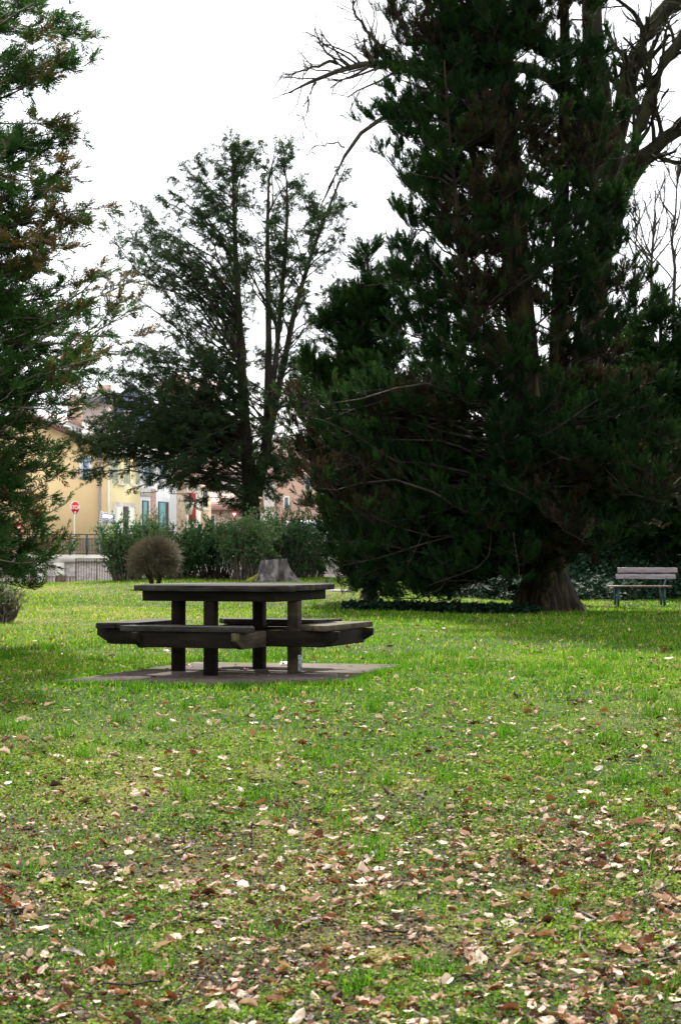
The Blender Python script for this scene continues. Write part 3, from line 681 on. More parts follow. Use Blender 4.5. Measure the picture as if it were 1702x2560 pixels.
for px, py in lt:
    px -= 46 if 1120 < py < 1420 else 34
    for q in range(2):
        tips.append(P(px - 4 + r.normal(-8, 12) * (q + .2), py + r.normal(0, 10) * (q + .3), LY + r.normal(0, .8)))
for q in range(50): tips.append(P(r.uniform(-330, 30), r.uniform(-150, 1400), LY + r.normal(0, 1.3)))
tips = np.array(tips)
Sx = starts(tips, tr, .15 + r.normal(0, .2, len(tips)), r, lz + .5)
fol = dict(per=12, tmin=.42, tl=.17, tlmin=.22, sprays=6, ang=(25, 65), rise=.14, droop=.05, spray_up=.25, size=(.10, .24), tpls=SPR_FINE, brown=.09, bs=.8, wood_r=.005)
grow_tree('near_conifer_tree', 'near conifer whose ragged green boughs hang in from the left edge', 'tree', (lx, LY, lz), [resample(t, 12) for t in tr], Sx, tips, fol, M['near_foliage'], M['bark'], r, .022, -.03, .045, twigmat=M['grey_twig'])

# ------------------------------------------------------------------ bare deciduous trees on the right
def bare(lines, start, d, L, rad, r, depth=0, maxd=3, up=.12, nch=5, kink=.16):
    n = 7; p = np.array(start, float); d = np.array(d, float); d /= np.linalg.norm(d); pts = [p]
    for i in range(n - 1):
        d = d + r.normal(0, kink, 3) + np.array((0, 0, up * .3)); d /= np.linalg.norm(d); p = p + d * L / (n - 1); pts.append(p)
    pts = np.array(pts); lines.append((pts, np.linspace(rad, rad * .45 if depth < maxd else rad * .3, n)))
    if depth < maxd:
        for j in range(nch):
            t = r.uniform(.25, 1); i = min(int(t * (n - 1)), n - 2); q = pts[i] + (pts[i + 1] - pts[i]) * (t * (n - 1) - i)
            dd = (pts[i + 1] - pts[i]); dd /= np.linalg.norm(dd); s = r.normal(0, 1, 3); s -= dd * s.dot(dd); s /= np.linalg.norm(s)
            bare(lines, q, dd * .75 + s * .7, L * r.uniform(.35, .6), rad * .45 * (1 - .4 * t), r, depth + 1, maxd, up, nch, kink)
def limb(lines, pts, rad, r, twigs=8, tw=1.6, maxd=2, nn=14):
    p = np.array(pts); s = np.concatenate([[0], np.cumsum(np.linalg.norm(np.diff(p, axis=0), axis=1))]); u = np.linspace(0, s[-1], nn)
    # rounded path through the points
    q = np.stack([np.interp(u, s, p[:, k]) for k in range(3)], 1)
    for _ in range(2): q[1:-1] = (q[:-2] + 2 * q[1:-1] + q[2:]) / 4
    q[1:-1] += r.normal(0, .03, (nn - 2, 3))
    rr = np.interp(u, s, rad); lines.append((q, rr))
    for j in range(twigs):
        t = r.uniform(.3, 1) * (nn - 1); i = min(int(t), nn - 2); x = q[i] + (q[i + 1] - q[i]) * (t - i); d = nrm(q[i + 1] - q[i]); s_ = r.normal(0, 1, 3); s_ -= d * s_.dot(d); s_ /= np.linalg.norm(s_)
        bare(lines, x, d * .7 + s_ * .7, tw * r.uniform(.5, 1.2), max(.012, rr[i] * .35), r, 3 - maxd, 3, .1, 4)
r = np.random.default_rng(15); DY = 47.0
dx = P(1372, 1440, DY)[0]; dz = float(gz(dx, DY)) - .1
root = thing('bare_tree', 'mossy bare tree with thick forking limbs behind the huge cedar', 'tree', (dx, DY, dz))
MBt = []
p0 = [(dx, DY, dz), P(1405, 1200, DY), P(1465, 850, DY), P(1508, 600, DY), P(1510, 400, DY), P(1495, 220, DY), P(1478, 80, DY), P(1470, -60, DY), P(1462, -320, DY)]
L0 = []; limb(L0, p0, [.42, .36, .33, .31, .29, .27, .25, .22, .10], r, 0)
v, f = tubes(L0, 12); obj('trunk', v, f, M['moss_bark'], root, smooth=True)
limbs = [([P(1510, 500, DY), P(1542, 330, DY - .4), P(1560, 200, DY - .8), P(1600, 105, DY - 1), P(1655, 30, DY - 1), P(1720, -40, DY - 1), P(1760, -140, DY - 1)], [.26, .23, .22, .20, .19, .17, .1]),
         ([P(1508, 580, DY), P(1566, 400, DY - 1.5), P(1615, 270, DY - 1.8), P(1650, 160, DY - 2), P(1712, 90, DY - 2), P(1790, -10, DY - 2)], [.20, .17, .155, .14, .12, .08]),
         ([P(1506, 640, DY), P(1572, 440, DY - 1), P(1640, 350, DY - 1.2), P(1710, 305, DY - 1.4), P(1800, 250, DY - 1.5)], [.20, .19, .17, .15, .1]),
         ([P(1510, 330, DY), P(1400, 190, DY + 1), P(1250, 150, DY + 1.5), P(1100, 160, DY + 1.5), P(980, 175, DY + 1.5), P(900, 150, DY + 1.5), P(845, 160, DY + 1.5), P(800, 190, DY + 1.5), P(770, 222, DY + 1.5), P(715, 235, DY + 1.5)], [.2, .16, .14, .12, .10, .085, .07, .055, .035, .012]),
         ([P(845, 160, DY + 1.5), P(815, 150, DY + 1.4), P(775, 175, DY + 1.4), P(735, 180, DY + 1.4), P(700, 190, DY + 1.4)], [.05, .042, .03, .02, .008]),
         ([P(790, 205, DY + 1.5), P(772, 240, DY + 1.5), P(765, 290, DY + 1.5), P(757, 330, DY + 1.5)], [.035, .025, .016, .006]),
         ([P(1518, 430, DY), P(1350, 330, DY + 1), P(1150, 280, DY + 1.3), P(1020, 268, DY + 1.3), P(950, 275, DY + 1.3), P(905, 305, DY + 1.3), P(868, 350, DY + 1.3), P(858, 400, DY + 1.3), P(835, 455, DY + 1.3), P(800, 520, DY + 1.3)], [.16, .11, .08, .065, .06, .055, .05, .042, .035, .012]),
         ([P(862, 368, DY + 1.3), P(830, 360, DY + 1.3), P(790, 362, DY + 1.3), P(765, 390, DY + 1.3)], [.025, .02, .014, .006]),
         ([P(980, 175, DY + 1.5), P(940, 100, DY + 1.5), P(900, 60, DY + 1.5), P(880, 0, DY + 1.5), P(870, -60, DY + 1.5)], [.06, .05, .035, .025, .01])]
for k, (pts, rd) in enumerate(limbs):
    L1 = []; limb(L1, pts, rd, r, (20, 20, 22, 28, 14, 7, 6, 4, 22)[k], (1.6, 1.6, 1.8, 1.5, .9, .55, .8, .5, 1.3)[k], 2)
    v, f = tubes(L1, 7); obj('limb', v, f, M['moss_bark'] if k < 3 else M['bare_bark'], root, smooth=True)
for k, (px, yy, hh, rad) in enumerate(((1632, 58.0, 9.5, .10), (1688, 61.0, 10.5, .10), (1590, 63.0, 9.0, .07))):
    x = P(px, 1380, yy)[0]; z0 = float(gz(x, yy)) - .1
    root = thing('slim_bare_tree', ['slim bare tree left of its twin against the sky at right edge', 'slim bare tree at the very right edge against the sky', 'thinnest bare tree, half behind the mossy forked tree'][k], 'tree', (x, yy, z0), 'slim bare trees on the bank')
    L1 = []; limb(L1, [(x, yy, z0), (x + .1, yy, z0 + hh * .35), (x - .1, yy, z0 + hh * .7), (x + .1, yy, z0 + hh)], [rad, rad * .8, rad * .5, .015], r, 0)
    v, f = tubes(L1, 8); obj('trunk', v, f, M['bare_bark'], root)
    L2 = []; q = L1[0][0]
    for j in range(26):
        t = r.uniform(.3, 1) * 13; i = min(int(t), 12); p = q[i] + (q[i + 1] - q[i]) * (t - i); a = r.uniform(0, 6.28)
        bare(L2, p, (math.cos(a) * .6, math.sin(a) * .6, .8), r.uniform(.8, 2.0), .028, r, 1, 3, .2, 4)
    v, f = tubes(L2, 4); obj('branches', v, f, M['bare_bark'], root)

# evergreens at the right, behind the bench
for k, (px, yy, prof, nb, lab, seed) in enumerate((
    (1650, 54.0, [(740, 1655, 1670), (800, 1620, 1710), (850, 1570, 1760), (900, 1520, 1810), (1050, 1500, 1840), (1180, 1490, 1850), (1300, 1490, 1850), (1370, 1530, 1830)], 150, 'dark evergreen tree at the right edge behind the park bench', 31),
    (1500, 58.0, [(800, 1490, 1510), (900, 1450, 1560), (1020, 1410, 1600), (1150, 1390, 1620), (1280, 1380, 1620), (1380, 1400, 1600)], 120, 'dark evergreen between the cedar trunk and the bench, on the ivy bank', 32),
    (1330, 60.0, [(860, 1320, 1345), (950, 1270, 1400), (1080, 1220, 1440), (1200, 1200, 1450), (1320, 1190, 1450), (1400, 1210, 1440)], 120, 'dark evergreen hidden right behind the cedar trunk', 33),
    (1080, 62.0, [(900, 1070, 1090), (980, 1010, 1140), (1100, 950, 1200), (1220, 930, 1220), (1330, 930, 1220), (1400, 950, 1200)], 110, 'dark evergreen behind the left half of the huge cedar', 34))):
    r = np.random.default_rng(seed); x = P(px, 1380, yy)[0]; z0 = float(gz(x, yy)) - .1
    tr = [poly3([(x, yy, z0), (x, yy, z0 + 3), P(px, prof[0][0], yy)], [.18, .14, .02])]
    tips, _ = profile_tips(prof, yy, nb, r, (.45, 1), .8)
    Sx = starts(tips, tr, .3 + r.normal(0, .15, len(tips)), r, z0 + .3)
    fol = dict(per=12, tmin=.2, tl=.34, tlmin=.4, sprays=6, rise=.2, spray_up=.35, size=(.35, .6), tpls=SPR_BIG, brown=.0, bs=.4, wood_r=.012)
    grow_tree('evergreen_tree', lab, 'tree', (x, yy, z0), [resample(t, 8) for t in tr], Sx, tips, fol, M['cedar_foliage'], M['bark'], r, .03, .0, .04, group='dark evergreens behind the cedar and bench')

# ------------------------------------------------------------------ shrubs
LEAF = [(np.array([(0, 0, 0), (.5, .22, .06), (1, 0, 0), (.5, -.22, .06)]), np.array([(0, 1, 2, 3)]))]
def shrub(name, label, px, base_py, Y, width_px, top_py, nst, nlf, leaf, r, spread=.6, tintb=.45, group=None, open_base=.0, lmat=None, woodm=None, topvar=.42):
    x = P(px, base_py, Y)[0]; z0 = float(gz(x, Y)) - .03; hw = width_px / 2 / F * Y; H = P(px, top_py, Y)[2] - z0
    root = thing(name, label, 'shrub', (x, Y, z0), group)
    a = r.uniform(0, 6.28, nst); q = r.uniform(0, 1, nst) ** .5; hh = H * (1 - topvar * r.uniform(0, 1, nst)) * (1 - .25 * q ** 2)
    S = np.c_[x + .55 * hw * q * np.cos(a), Y + .45 * hw * q * np.sin(a), np.full(nst, z0)]
    E = np.c_[x + hw * 1.34 * q * np.cos(a) * r.uniform(.75, 1.05, nst), Y + hw * q * np.sin(a) * .8, z0 + hh]
    C = curves(S, E, r, 7, .12 * spread, .05)
    v, f = tubes_batch(C, np.outer(np.full(nst, .016), np.linspace(1, .2, 7)), 4)
    # side shoots
    ns = nst * 5; idx = r.integers(0, nst, ns); t = r.uniform(.12 + open_base, .95, ns); p, d = at(C, idx, t)
    E2 = p + nrm(d * .8 + r.normal(0, .55, d.shape)) * (H * r.uniform(.10, .26, ns))[:, None]
    W = curves(p, E2, r, 4, .03, .05); v2, f2 = tubes_batch(W, np.outer(np.full(ns, .006), np.linspace(1, .4, 4)), 3)
    obj('stems', np.vstack([v, v2]), np.vstack([f, f2 + len(v)]), woodm or M['grey_twig'], root)
    n = nst * nlf; k1 = n // 3; i1 = r.integers(0, nst, k1); i2 = r.integers(0, ns, n - k1)
    pa, da = at(C, i1, r.uniform(.04 + open_base, 1, k1)); pb, db = at(W, i2, r.uniform(.05, 1, n - k1))
    pos = np.vstack([pa, pb]); dr = np.vstack([da, db]); dr = nrm(dr * .7 + r.normal(0, .6, dr.shape))
    tint = np.clip(tintb + .5 * (noise3(pos, 1.6, 2) - .5) + r.normal(0, .16, n), 0, 1)
    v, f, tt = place(LEAF, pos, dr, 1.12 * leaf * r.uniform(.7, 1.3, n), r, roll=r.uniform(-3.1, 3.1, n), tint=tint)
    obj('foliage', v, f, lmat or M['shrub_leaf'], root, tint=tt); return root
r = np.random.default_rng(16); HG = 'shrubs in the loose hedge behind the lawn'
shrub('hedge_shrub', 'leftmost green hedge shrub in front of the brown railings', 318, 1448, 54, 130, 1285, 90, 100, .075, r, .8, .42, HG)
shrub('hedge_shrub', 'brownish thin upright hedge shrub rising behind the round clipped bush', 385, 1445, 55.5, 95, 1262, 60, 60, .06, r, .4, .85, HG)
shrub('hedge_shrub', 'olive hedge shrub right of the round clipped bush', 452, 1445, 55, 130, 1292, 80, 85, .07, r, .6, .62, HG)
shrub('hedge_shrub', 'dark green hedge shrub with black stems showing at its foot', 535, 1446, 54.5, 145, 1290, 80, 110, .075, r, .9, .32, HG, .22, woodm=M['bark'])
shrub('hedge_shrub', 'hedge shrub with a bundle of tan bare stems just left of the stump', 618, 1448, 53.5, 135, 1272, 80, 85, .07, r, .7, .58, HG, .25)
shrub('hedge_shrub', 'tallest deep green hedge shrub right behind the stump', 700, 1442, 56, 150, 1248, 100, 110, .075, r, .7, .35, HG)
shrub('hedge_shrub', 'pale tipped hedge shrub at the right end of the row beside the cedar', 770, 1442, 56.5, 130, 1285, 80, 85, .07, r, .9, .5, HG)
shrub('hedge_shrub', 'low dark hedge shrub tucked in behind the gap between two taller ones', 660, 1442, 58.5, 150, 1310, 60, 70, .085, r, .9, .3, HG)
shrub('twiggy_shrub', 'small reddish twiggy shrub cut by the left edge on the lawn', -12, 1560, 30, 130, 1440, 120, 5, .05, r, .3, .95, None, woodm=M['grey_twig'], topvar=.4)
# round clipped bush
RY = 47.5; rx = P(388, 1458, RY)[0]; rz = float(gz(rx, RY)) - .02; RR = 66 / F * RY
root = thing('round_bush', 'round clipped twiggy brown bush on a short trunk left of the stump', 'shrub', (rx, RY, rz))
c0 = np.array((rx, RY, P(388, 1403, RY)[2])); stem = []
for q in range(9):
    a = r.uniform(0, 6.28); stem.append(curves(np.array([[rx + .04 * math.cos(a), RY + .04 * math.sin(a), rz]]), np.array([[rx + .3 * math.cos(a), RY + .3 * math.sin(a), c0[2] - .05 + r.uniform(0, .25)]]), r, 7, -.05, .05)[0])
stem = np.array(stem); v, f = tubes_batch(stem, np.outer(np.full(9, .035), np.linspace(1, .35, 7)), 6); obj('trunk', v, f, M['bark'], root)
n = 5200; d = nrm(r.normal(0, 1, (n, 3))); d[:, 2] = np.where(d[:, 2] < -.75, -d[:, 2], d[:, 2])
rad = RR * np.array((1.05, 1, .80)) * (1 + .45 * (noise3(d * 1.3 + 5, 1.2, 8)[:, None] - .5)) * np.where(r.uniform(size=(n, 1)) < .03, 1.14, 1)
S = c0 + d * rad * r.uniform(.25, .75, (n, 1)); E = c0 + d * rad * r.uniform(.85, 1.06, (n, 1)) + r.normal(0, .05, (n, 3)) + np.array((0, 0, .03))
C = curves(S, E, r, 4, .03, .06); v, f = tubes_batch(C, np.outer(np.full(n, .0045), np.linspace(1, .5, 4)), 3)
obj('crown', v, f, M['twig_brush'], root, tint=np.repeat(np.clip(r.normal(.5, .25, n), 0, 1), 12))

# ------------------------------------------------------------------ ivy
def ivy(name, pts, size, r, thick):
    n = len(pts); z = gz(pts[:, 0], pts[:, 1]) + r.uniform(0, 1, n) ** 1.5 * thick
    pos = np.c_[pts, z]; d = nrm(r.normal(0, 1, (n, 3)) * np.array((1, 1, .45)))
    v, f, t = place([(np.array([(0, 0, 0), (.45, .42, .05), (1, 0, 0), (.45, -.42, .05)]), np.array([(0, 1, 2, 3)]))], pos, d, size * r.uniform(.6, 1.3, n), r, tint=r.uniform(0, 1, n))
    return tag(obj(name, v, f, M['ivy_leaf'], tint=t), kind='stuff')
r = np.random.default_rng(17)
q = r.uniform(0, 1, (52000, 2)); pts = np.c_[2.5 + q[:, 0] * 14, 49.0 + q[:, 1] * 13]
pts = pts[(fbm(pts[:, 0] * .8, pts[:, 1] * .8, 77, 3) + .35 * sstep(pts[:, 1], 49, 53)) > .5]
o = ivy('ivy', pts, .13, r, .45); o['label'] = 'dark glossy ivy covering the bank behind the park bench'
q = r.normal(0, 1, (9000, 2)); pts = np.c_[1.85 + q[:, 0] * .95, 36.6 + q[:, 1] * .42]; pts = pts[(np.abs(q) < 1.9).all(1)]
o = ivy('ivy_patch', pts, .09, r, .14); o['label'] = 'low dark ivy patch on the ground under the cedar'

# ------------------------------------------------------------------ the town across the stream
SZ = 1.5
v = [(-400, 104.7, SZ), (60, 104.7, SZ), (60, 900, SZ), (-400, 900, SZ)]
tag(obj('street', np.array(v), np.array([(0, 1, 2, 3)]), M['asphalt']), kind='structure')
wl = thing('quay_wall', 'pale rubble stone quay wall below the blue street railing', 'wall', (-12, 104.3, -.5))
mb = MB().box((-40, 104.25, -1.2), (58, 0, 0), (0, .42, 0), (0, 0, 2.32)); mb.build('wall_face', M['rubble'], wl)
MB().box((-40.1, 104.12, 1.12), (58.2, 0, 0), (0, .62, 0), (0, 0, .36)).build('coping', M['pale_stone'], wl)
for x in (-15.9, -14.9): MB().box((x, 104.02, -.4), (.55, 0, 0), (0, .225, 0), (0, 0, 1.5)).build('buttress', M['pale_stone'], wl)
rl = thing('street_railing', 'dark blue iron railing along the street on top of the stone quay', 'railing', (-14, 104.4, 1.48))
zt = P(0, 1336, 104.4)[2]
MB().box((-19, 104.38, zt - .03), (18.8, 0, 0), (0, .06, 0), (0, 0, .05)).build('top_rail', M['rail_blue'], rl)
MB().box((-19, 104.39, zt - .24), (18.8, 0, 0), (0, .04, 0), (0, 0, .035)).build('middle_rail', M['rail_blue'], rl)
MB().box((-19, 104.39, 1.56), (18.8, 0, 0), (0, .04, 0), (0, 0, .035)).build('bottom_rail', M['rail_blue'], rl)
px_ = [P(q, 1380, 104.4)[0] for q in (50, 92, 134, 176, 218, 259, 302, 345, 388, 432, 476, 520, 564, 608, 652, 696, 740, 784, 826)]
for i, x in enumerate(px_):
    MB().cbox((x, 104.41, (1.48 + zt) / 2), (.085, 0, 0), (0, .085, 0), (0, 0, zt - 1.48 + .02)).build('post', M['rail_blue'], rl)
    if i + 1 < len(px_):
        mb = MB(); nb = 11
        for j in range(1, nb):
            xx = x + (px_[i + 1] - x) * j / nb
            mb.tube([(xx, 104.41, zt - .23), (xx, 104.41, 1.85), (xx, 104.33, 1.70), (xx, 104.41, 1.57)], 0.02, 4)
        th = np.linspace(0, 2 * np.pi, 9)[:-1]; xm = (x + px_[i + 1]) / 2
        mb.tube([(xm + .05 * math.cos(q), 104.41, zt - .125 + .075 * math.sin(q)) for q in np.linspace(0, 2 * np.pi, 11)], .011, 4)
        mb.build('baluster_panel', M['rail_blue'], rl)
# rusty fence at the far edge of the lawn
FY = 88.0
def bar_fence(label, xa, xb, ztop, zbot, step, Y, midz):
    f = thing('iron_fence', label, 'fence', ((xa + xb) / 2, Y, zbot), 'rusty iron fences at the edge of the park')
    MB().box((xa, Y - .02, ztop - .035), (xb - xa, 0, 0), (0, .04, 0), (0, 0, .035)).build('top_rail', M['rust_iron'], f)
    if midz: MB().box((xa, Y - .018, midz), (xb - xa, 0, 0), (0, .036, 0), (0, 0, .03)).build('middle_rail', M['rust_iron'], f)
    for x in np.arange(xa, xb + .01, step * 8): MB().cbox((x, Y, (ztop + zbot) / 2), (.055, 0, 0), (0, .055, 0), (0, 0, ztop - zbot + .004)).build('post', M['rust_iron'], f)
    mb = MB()
    for j, x in enumerate(np.arange(xa, xb, step)):
        if j % 8: mb.cbox((x, Y, (ztop + zbot) / 2 - .02), (.024, 0, 0), (0, .024, 0), (0, 0, ztop - zbot - .04))
    mb.build('bars', M['rust_iron'], f)
X = lambda px: (px - 851) / F * FY
bar_fence('taller rusty iron fence running from the low fence to the hedge', X(191), X(300), P(0, 1396, FY)[2], -.15, .115, FY, P(0, 1404, FY)[2] - .02)
bar_fence('low rusty iron fence under the hanging boughs at far left', X(-60), X(189), P(0, 1441, FY)[2], -.15, .13, FY, None)
gt = thing('iron_gate', 'brown sheet metal panel set in the low rusty fence', 'gate', (X(155), FY - .06, -.1))
MB().box((X(142), FY - .08, -.1), (X(166) - X(142), 0, 0), (0, .03, 0), (0, 0, P(0, 1439, FY)[2] + .1)).build('sheet_panel', M['rust_sheet'], gt)
for q in (142, 154, 166): MB().cbox((X(q), FY - .085, .28), (.05, 0, 0), (0, .04, 0), (0, 0, .76)).build('upright', M['rust_iron'], gt)

# --- terrace of houses; d runs along the fronts, gdir along the gable, nf = outward normal of the fronts
d = np.array((.276, .961, 0)); gdir = np.array((-.961, .276, 0)); nf = np.array((.961, -.276, 0)); ng = -d
C0 = np.array((P(269, 1380, 115)[0], 115, SZ))
def H(s, q, z): return C0 + d * s + gdir * q + Zv * z           # s along the street, q into the house
def window(par, s0, s1, z0, z1, frame, pane, sill=True):
    f = MB(); t = .07
    f.box(H(s0, -.03, z0), d * t, gdir * .08, Zv * (z1 - z0)); f.box(H(s1 - t, -.03, z0), d * t, gdir * .08, Zv * (z1 - z0))
    f.box(H(s0 + t, -.03, z1 - t), d * (s1 - s0 - 2 * t), gdir * .08, Zv * t); f.box(H(s0 + t, -.03, z0), d * (s1 - s0 - 2 * t), gdir * .08, Zv * t)
    f.box(H((s0 + s1) / 2 - .03, -.027, z0 + t), d * .06, gdir * .06, Zv * (z1 - z0 - 2 * t))
    o = f.build('window', frame, par)
    MB().box(H(s0 + t, -.01, z0 + t), d * (s1 - s0 - 2 * t), gdir * .02, Zv * (z1 - z0 - 2 * t)).build('pane', pane, o)
    if sill: MB().box(H(s0 - .08, -.16, z0 - .14), d * (s1 - s0 + .16), gdir * .155, Zv * .13).build('sill', M['cream'], o)
    return o
def shutter(par, s0, s1, z0, z1, mat):
    m = MB(); t = .07
    m.box(H(s0, -.07, z0), d * t, gdir * .05, Zv * (z1 - z0)); m.box(H(s1 - t, -.07, z0), d * t, gdir * .05, Zv * (z1 - z0))
    for z in (z0, (z0 + z1) / 2 - t / 2, z1 - t): m.box(H(s0 + t, -.07, z), d * (s1 - s0 - 2 * t), gdir * .05, Zv * t)
    k = 22
    for i in range(k): m.box(H(s0 + t, -.055, z0 + (z1 - z0) * i / k), d * (s1 - s0 - 2 * t), gdir * .02 + Zv * .03, Zv * .035)
    return m.build('shutter', mat, par)
EZ = 6.0
y1 = thing('yellow_house', 'yellow rendered house with grey tiled roof at the street corner', 'house', tuple(C0))
GW = 10.4; AP = 8.3                                              # gable width, apex height
wm = MB().prism([H(0, 0, 0), H(0, 0, EZ), H(0, GW / 2, AP - .25), H(0, GW, EZ), H(0, GW, 0)], d * 5.0)
o = wm.build('wall', M['yellow_wall'], y1)
MB().box(H(.004, -.02, 0), d * 4.99, gdir * .018, Zv * (EZ - .05)).build('front_render', M['yellow_front'], y1)
ov = .55
def roof_plane(par, s0, s1, q0, z0, q1, z1, mat, th=.16, nm='roof'):
    return MB().prism([H(s0, q0, z0), H(s1, q0, z0), H(s1, q1, z1), H(s0, q1, z1)], Zv * th).build(nm, mat, par)
sl = (AP - EZ) / (GW / 2)
ro = roof_plane(y1, -.5, 5.0, -ov, EZ - ov * sl + .05, GW / 2, AP + .05, M['grey_tiles'])
roof_plane(y1, -.5, 5.0, GW + ov, EZ - ov * sl + .05, GW / 2, AP + .05, M['grey_tiles'])
for q0, q1 in ((-ov, GW / 2), (GW + ov, GW / 2)):
    z0 = EZ - ov * sl - .12; z1 = AP - .12
    MB().prism([H(-.53, q0, z0), H(-.53, q0, z0 + .27), H(-.53, q1, z1 + .27), H(-.53, q1, z1)], d * .5).build('fascia', M['brown_paint'], y1)
MB().box(H(-.5, -ov - .12, EZ - ov * sl - .02), d * 5.5, gdir * .12, Zv * .12).build('gutter', M['cream'], y1)
MB().tube([H(-.10, .42, .1), H(-.10, .42, EZ - .3)], .065, 8).build('downpipe', M['zinc'], y1)
MB().box(H(-.03, -.05, 0), d * .34, gdir * .028, Zv * (EZ - .2)).build('corner_strip', M['cream'], y1)
zs = lambda py, Yd: P(0, py, Yd)[2] - SZ
z0, z1 = zs(1209, 117.5), zs(1138, 117.5)
window(y1, 1.45, 2.45, z0, z1, M['cream'], M['blue_glass']); window(y1, 3.35, 4.30, z0, z1, M['cream'], M['blue_glass'])
for a, b in ((.62, 1.42), (2.50, 2.90), (2.92, 3.32), (4.34, 4.80)): shutter(y1, a, b, z0, z1, M['shutter'])
z1 = zs(1262, 117.5)
MB().box(H(.75, -.09, 0), d * 3.35, gdir * .066, Zv * (z1 + .12)).build('door_surround', M['pale_stone'], y1)
dr_ = MB().box(H(2.15, -.115, 0), d * .75, gdir * .024, Zv * (z1 - .1)).build('door', M['dark_door'], y1)
for a, b in ((1.05, 2.05), (3.0, 3.85)): MB().box(H(a, -.13, .3), d * (b - a), gdir * .038, Zv * (z1 - .45)).build('ground_shutter', M['cream'], y1)
# gable window with shutters folded back
gw = lambda px: np.linalg.norm((P(px, 1380, 115) - P(269, 1380, 115))[:2]) / .93
def gbox(q0, q1, z0, z1, out0, out1): return MB().box(C0 + gdir * q0 + ng * out0 + Zv * z0, gdir * (q1 - q0), ng * (out1 - out0), Zv * (z1 - z0))
zz0, zz1 = zs(1200, 116), zs(1142, 116)
o = gbox(gw(222) , gw(206), zz0, zz1, .003, .05).build('window', M['cream'], y1); gbox(gw(220), gw(208), zz0 + .07, zz1 - .07, .052, .06).build('pane', M['blue_glass'], o)
gbox(gw(205), gw(198), zz0, zz1, .003, .05).build('shutter', M['white_wall'], y1); gbox(gw(231), gw(223), zz0, zz1, .003, .05).build('shutter', M['white_wall'], y1)
ch = MB().box(H(3.3, GW / 2 - 1.9, AP - .8), d * .7, gdir * .6, Zv * 1.9).build('chimney', M['salmon_wall'], y1)

def terrace(name, label, s0, s1, hz, wallm, roofm, ap=2.0, dep=9):
    t = thing(name, label, 'house', tuple(H(s0, 0, 0)))
    MB().prism([H(s0 + .003, .0, 0), H(s0 + .003, 0, hz), H(s0 + .003, dep / 2, hz + ap - .15), H(s0 + .003, dep, hz), H(s0 + .003, dep, 0)], d * (s1 - s0 - .006)).build('wall', wallm, t)
    ss = ap / (dep / 2)
    roof_plane(t, s0 + .01, s1 - .01, -.5, hz - .5 * ss + .05, dep / 2, hz + ap + .05, roofm); roof_plane(t, s0 + .01, s1 - .01, dep + .5, hz - .5 * ss + .05, dep / 2, hz + ap + .05, roofm)
    return t
t2 = terrace('white_house', 'white terraced house with teal ground floor doors beside the yellow house', 5.0, 11.2, 5.9, M['white_wall'], M['grey_tiles'])
zA, zB = zs(1198, 121), zs(1145, 121)
for a, b in ((5.55, 6.75), (8.2, 9.4)):
    window(t2, a, b, zA, zB, M['white_wall'], M['blue_glass']); shutter(t2, b + .04, b + .62, zA, zB, M['white_wall'])
zC = zs(1252, 121)
for a, b in ((5.35, 6.35), (8.0, 9.7)):
    dd_ = MB().box(H(a, -.05, 0), d * (b - a), gdir * .048, Zv * zC).build('door', M['dark_door'], t2)
    MB().box(H(a + .03, -.09, 0), d * (b - a) * .6, gdir * .038, Zv * (zC - .06)).build('teal_leaf', M['teal_paint'], dd_)
MB().box(H(6.75, -.06, 0), d * .75, gdir * .058, Zv * (zC + .75)).build('brick_pier', M['brick_pier'], t2)
MB().box(H(5.02, -.045, zC + .25), d * 1.70, gdir * .043, Zv * .5).build('lintel', M['pale_stone'], t2)
lp = thing('wall_lamp', 'small lamp on a curved iron bracket on the white house wall', 'lamp', tuple(H(5.6, 0, zs(1228, 120))))
MB().tube([H(5.3, 0, zs(1231, 120)), H(5.3, -.5, zs(1232, 120)), H(5.3, -1.0, zs(1229, 120)), H(5.3, -1.1, zs(1222, 120))], .03, 6).build('bracket', M['rust_iron'], lp)
MB().cbox(H(5.3, -1.1, zs(1219, 120)), d * .14, gdir * .14, Zv * .22).build('lamp_head', M['rust_iron'], lp)
t3 = terrace('stone_house', 'ochre stone house with a tall red shutter next to the white house', 11.2, 17.6, 5.2, M['stone_wall'], M['brown_tiles'])
zR0, zR1 = zs(1300, 128), zs(1232, 128)
MB().box(H(13.3, -.06, zR0), d * 1.25, gdir * .058, Zv * (zR1 - zR0)).build('red_shutter', M['red_paint'], t3)
MB().box(H(13.0, -.03, 0), d * .28, gdir * .028, Zv * 4.6).build('door_jamb', M['cream'], t3); MB().box(H(14.6, -.03, 0), d * .9, gdir * .028, Zv * 4.6).build('pale_pier', M['cream'], t3)
window(t3, 15.9, 16.9, 3.0, 4.4, M['cream'], M['glass'])
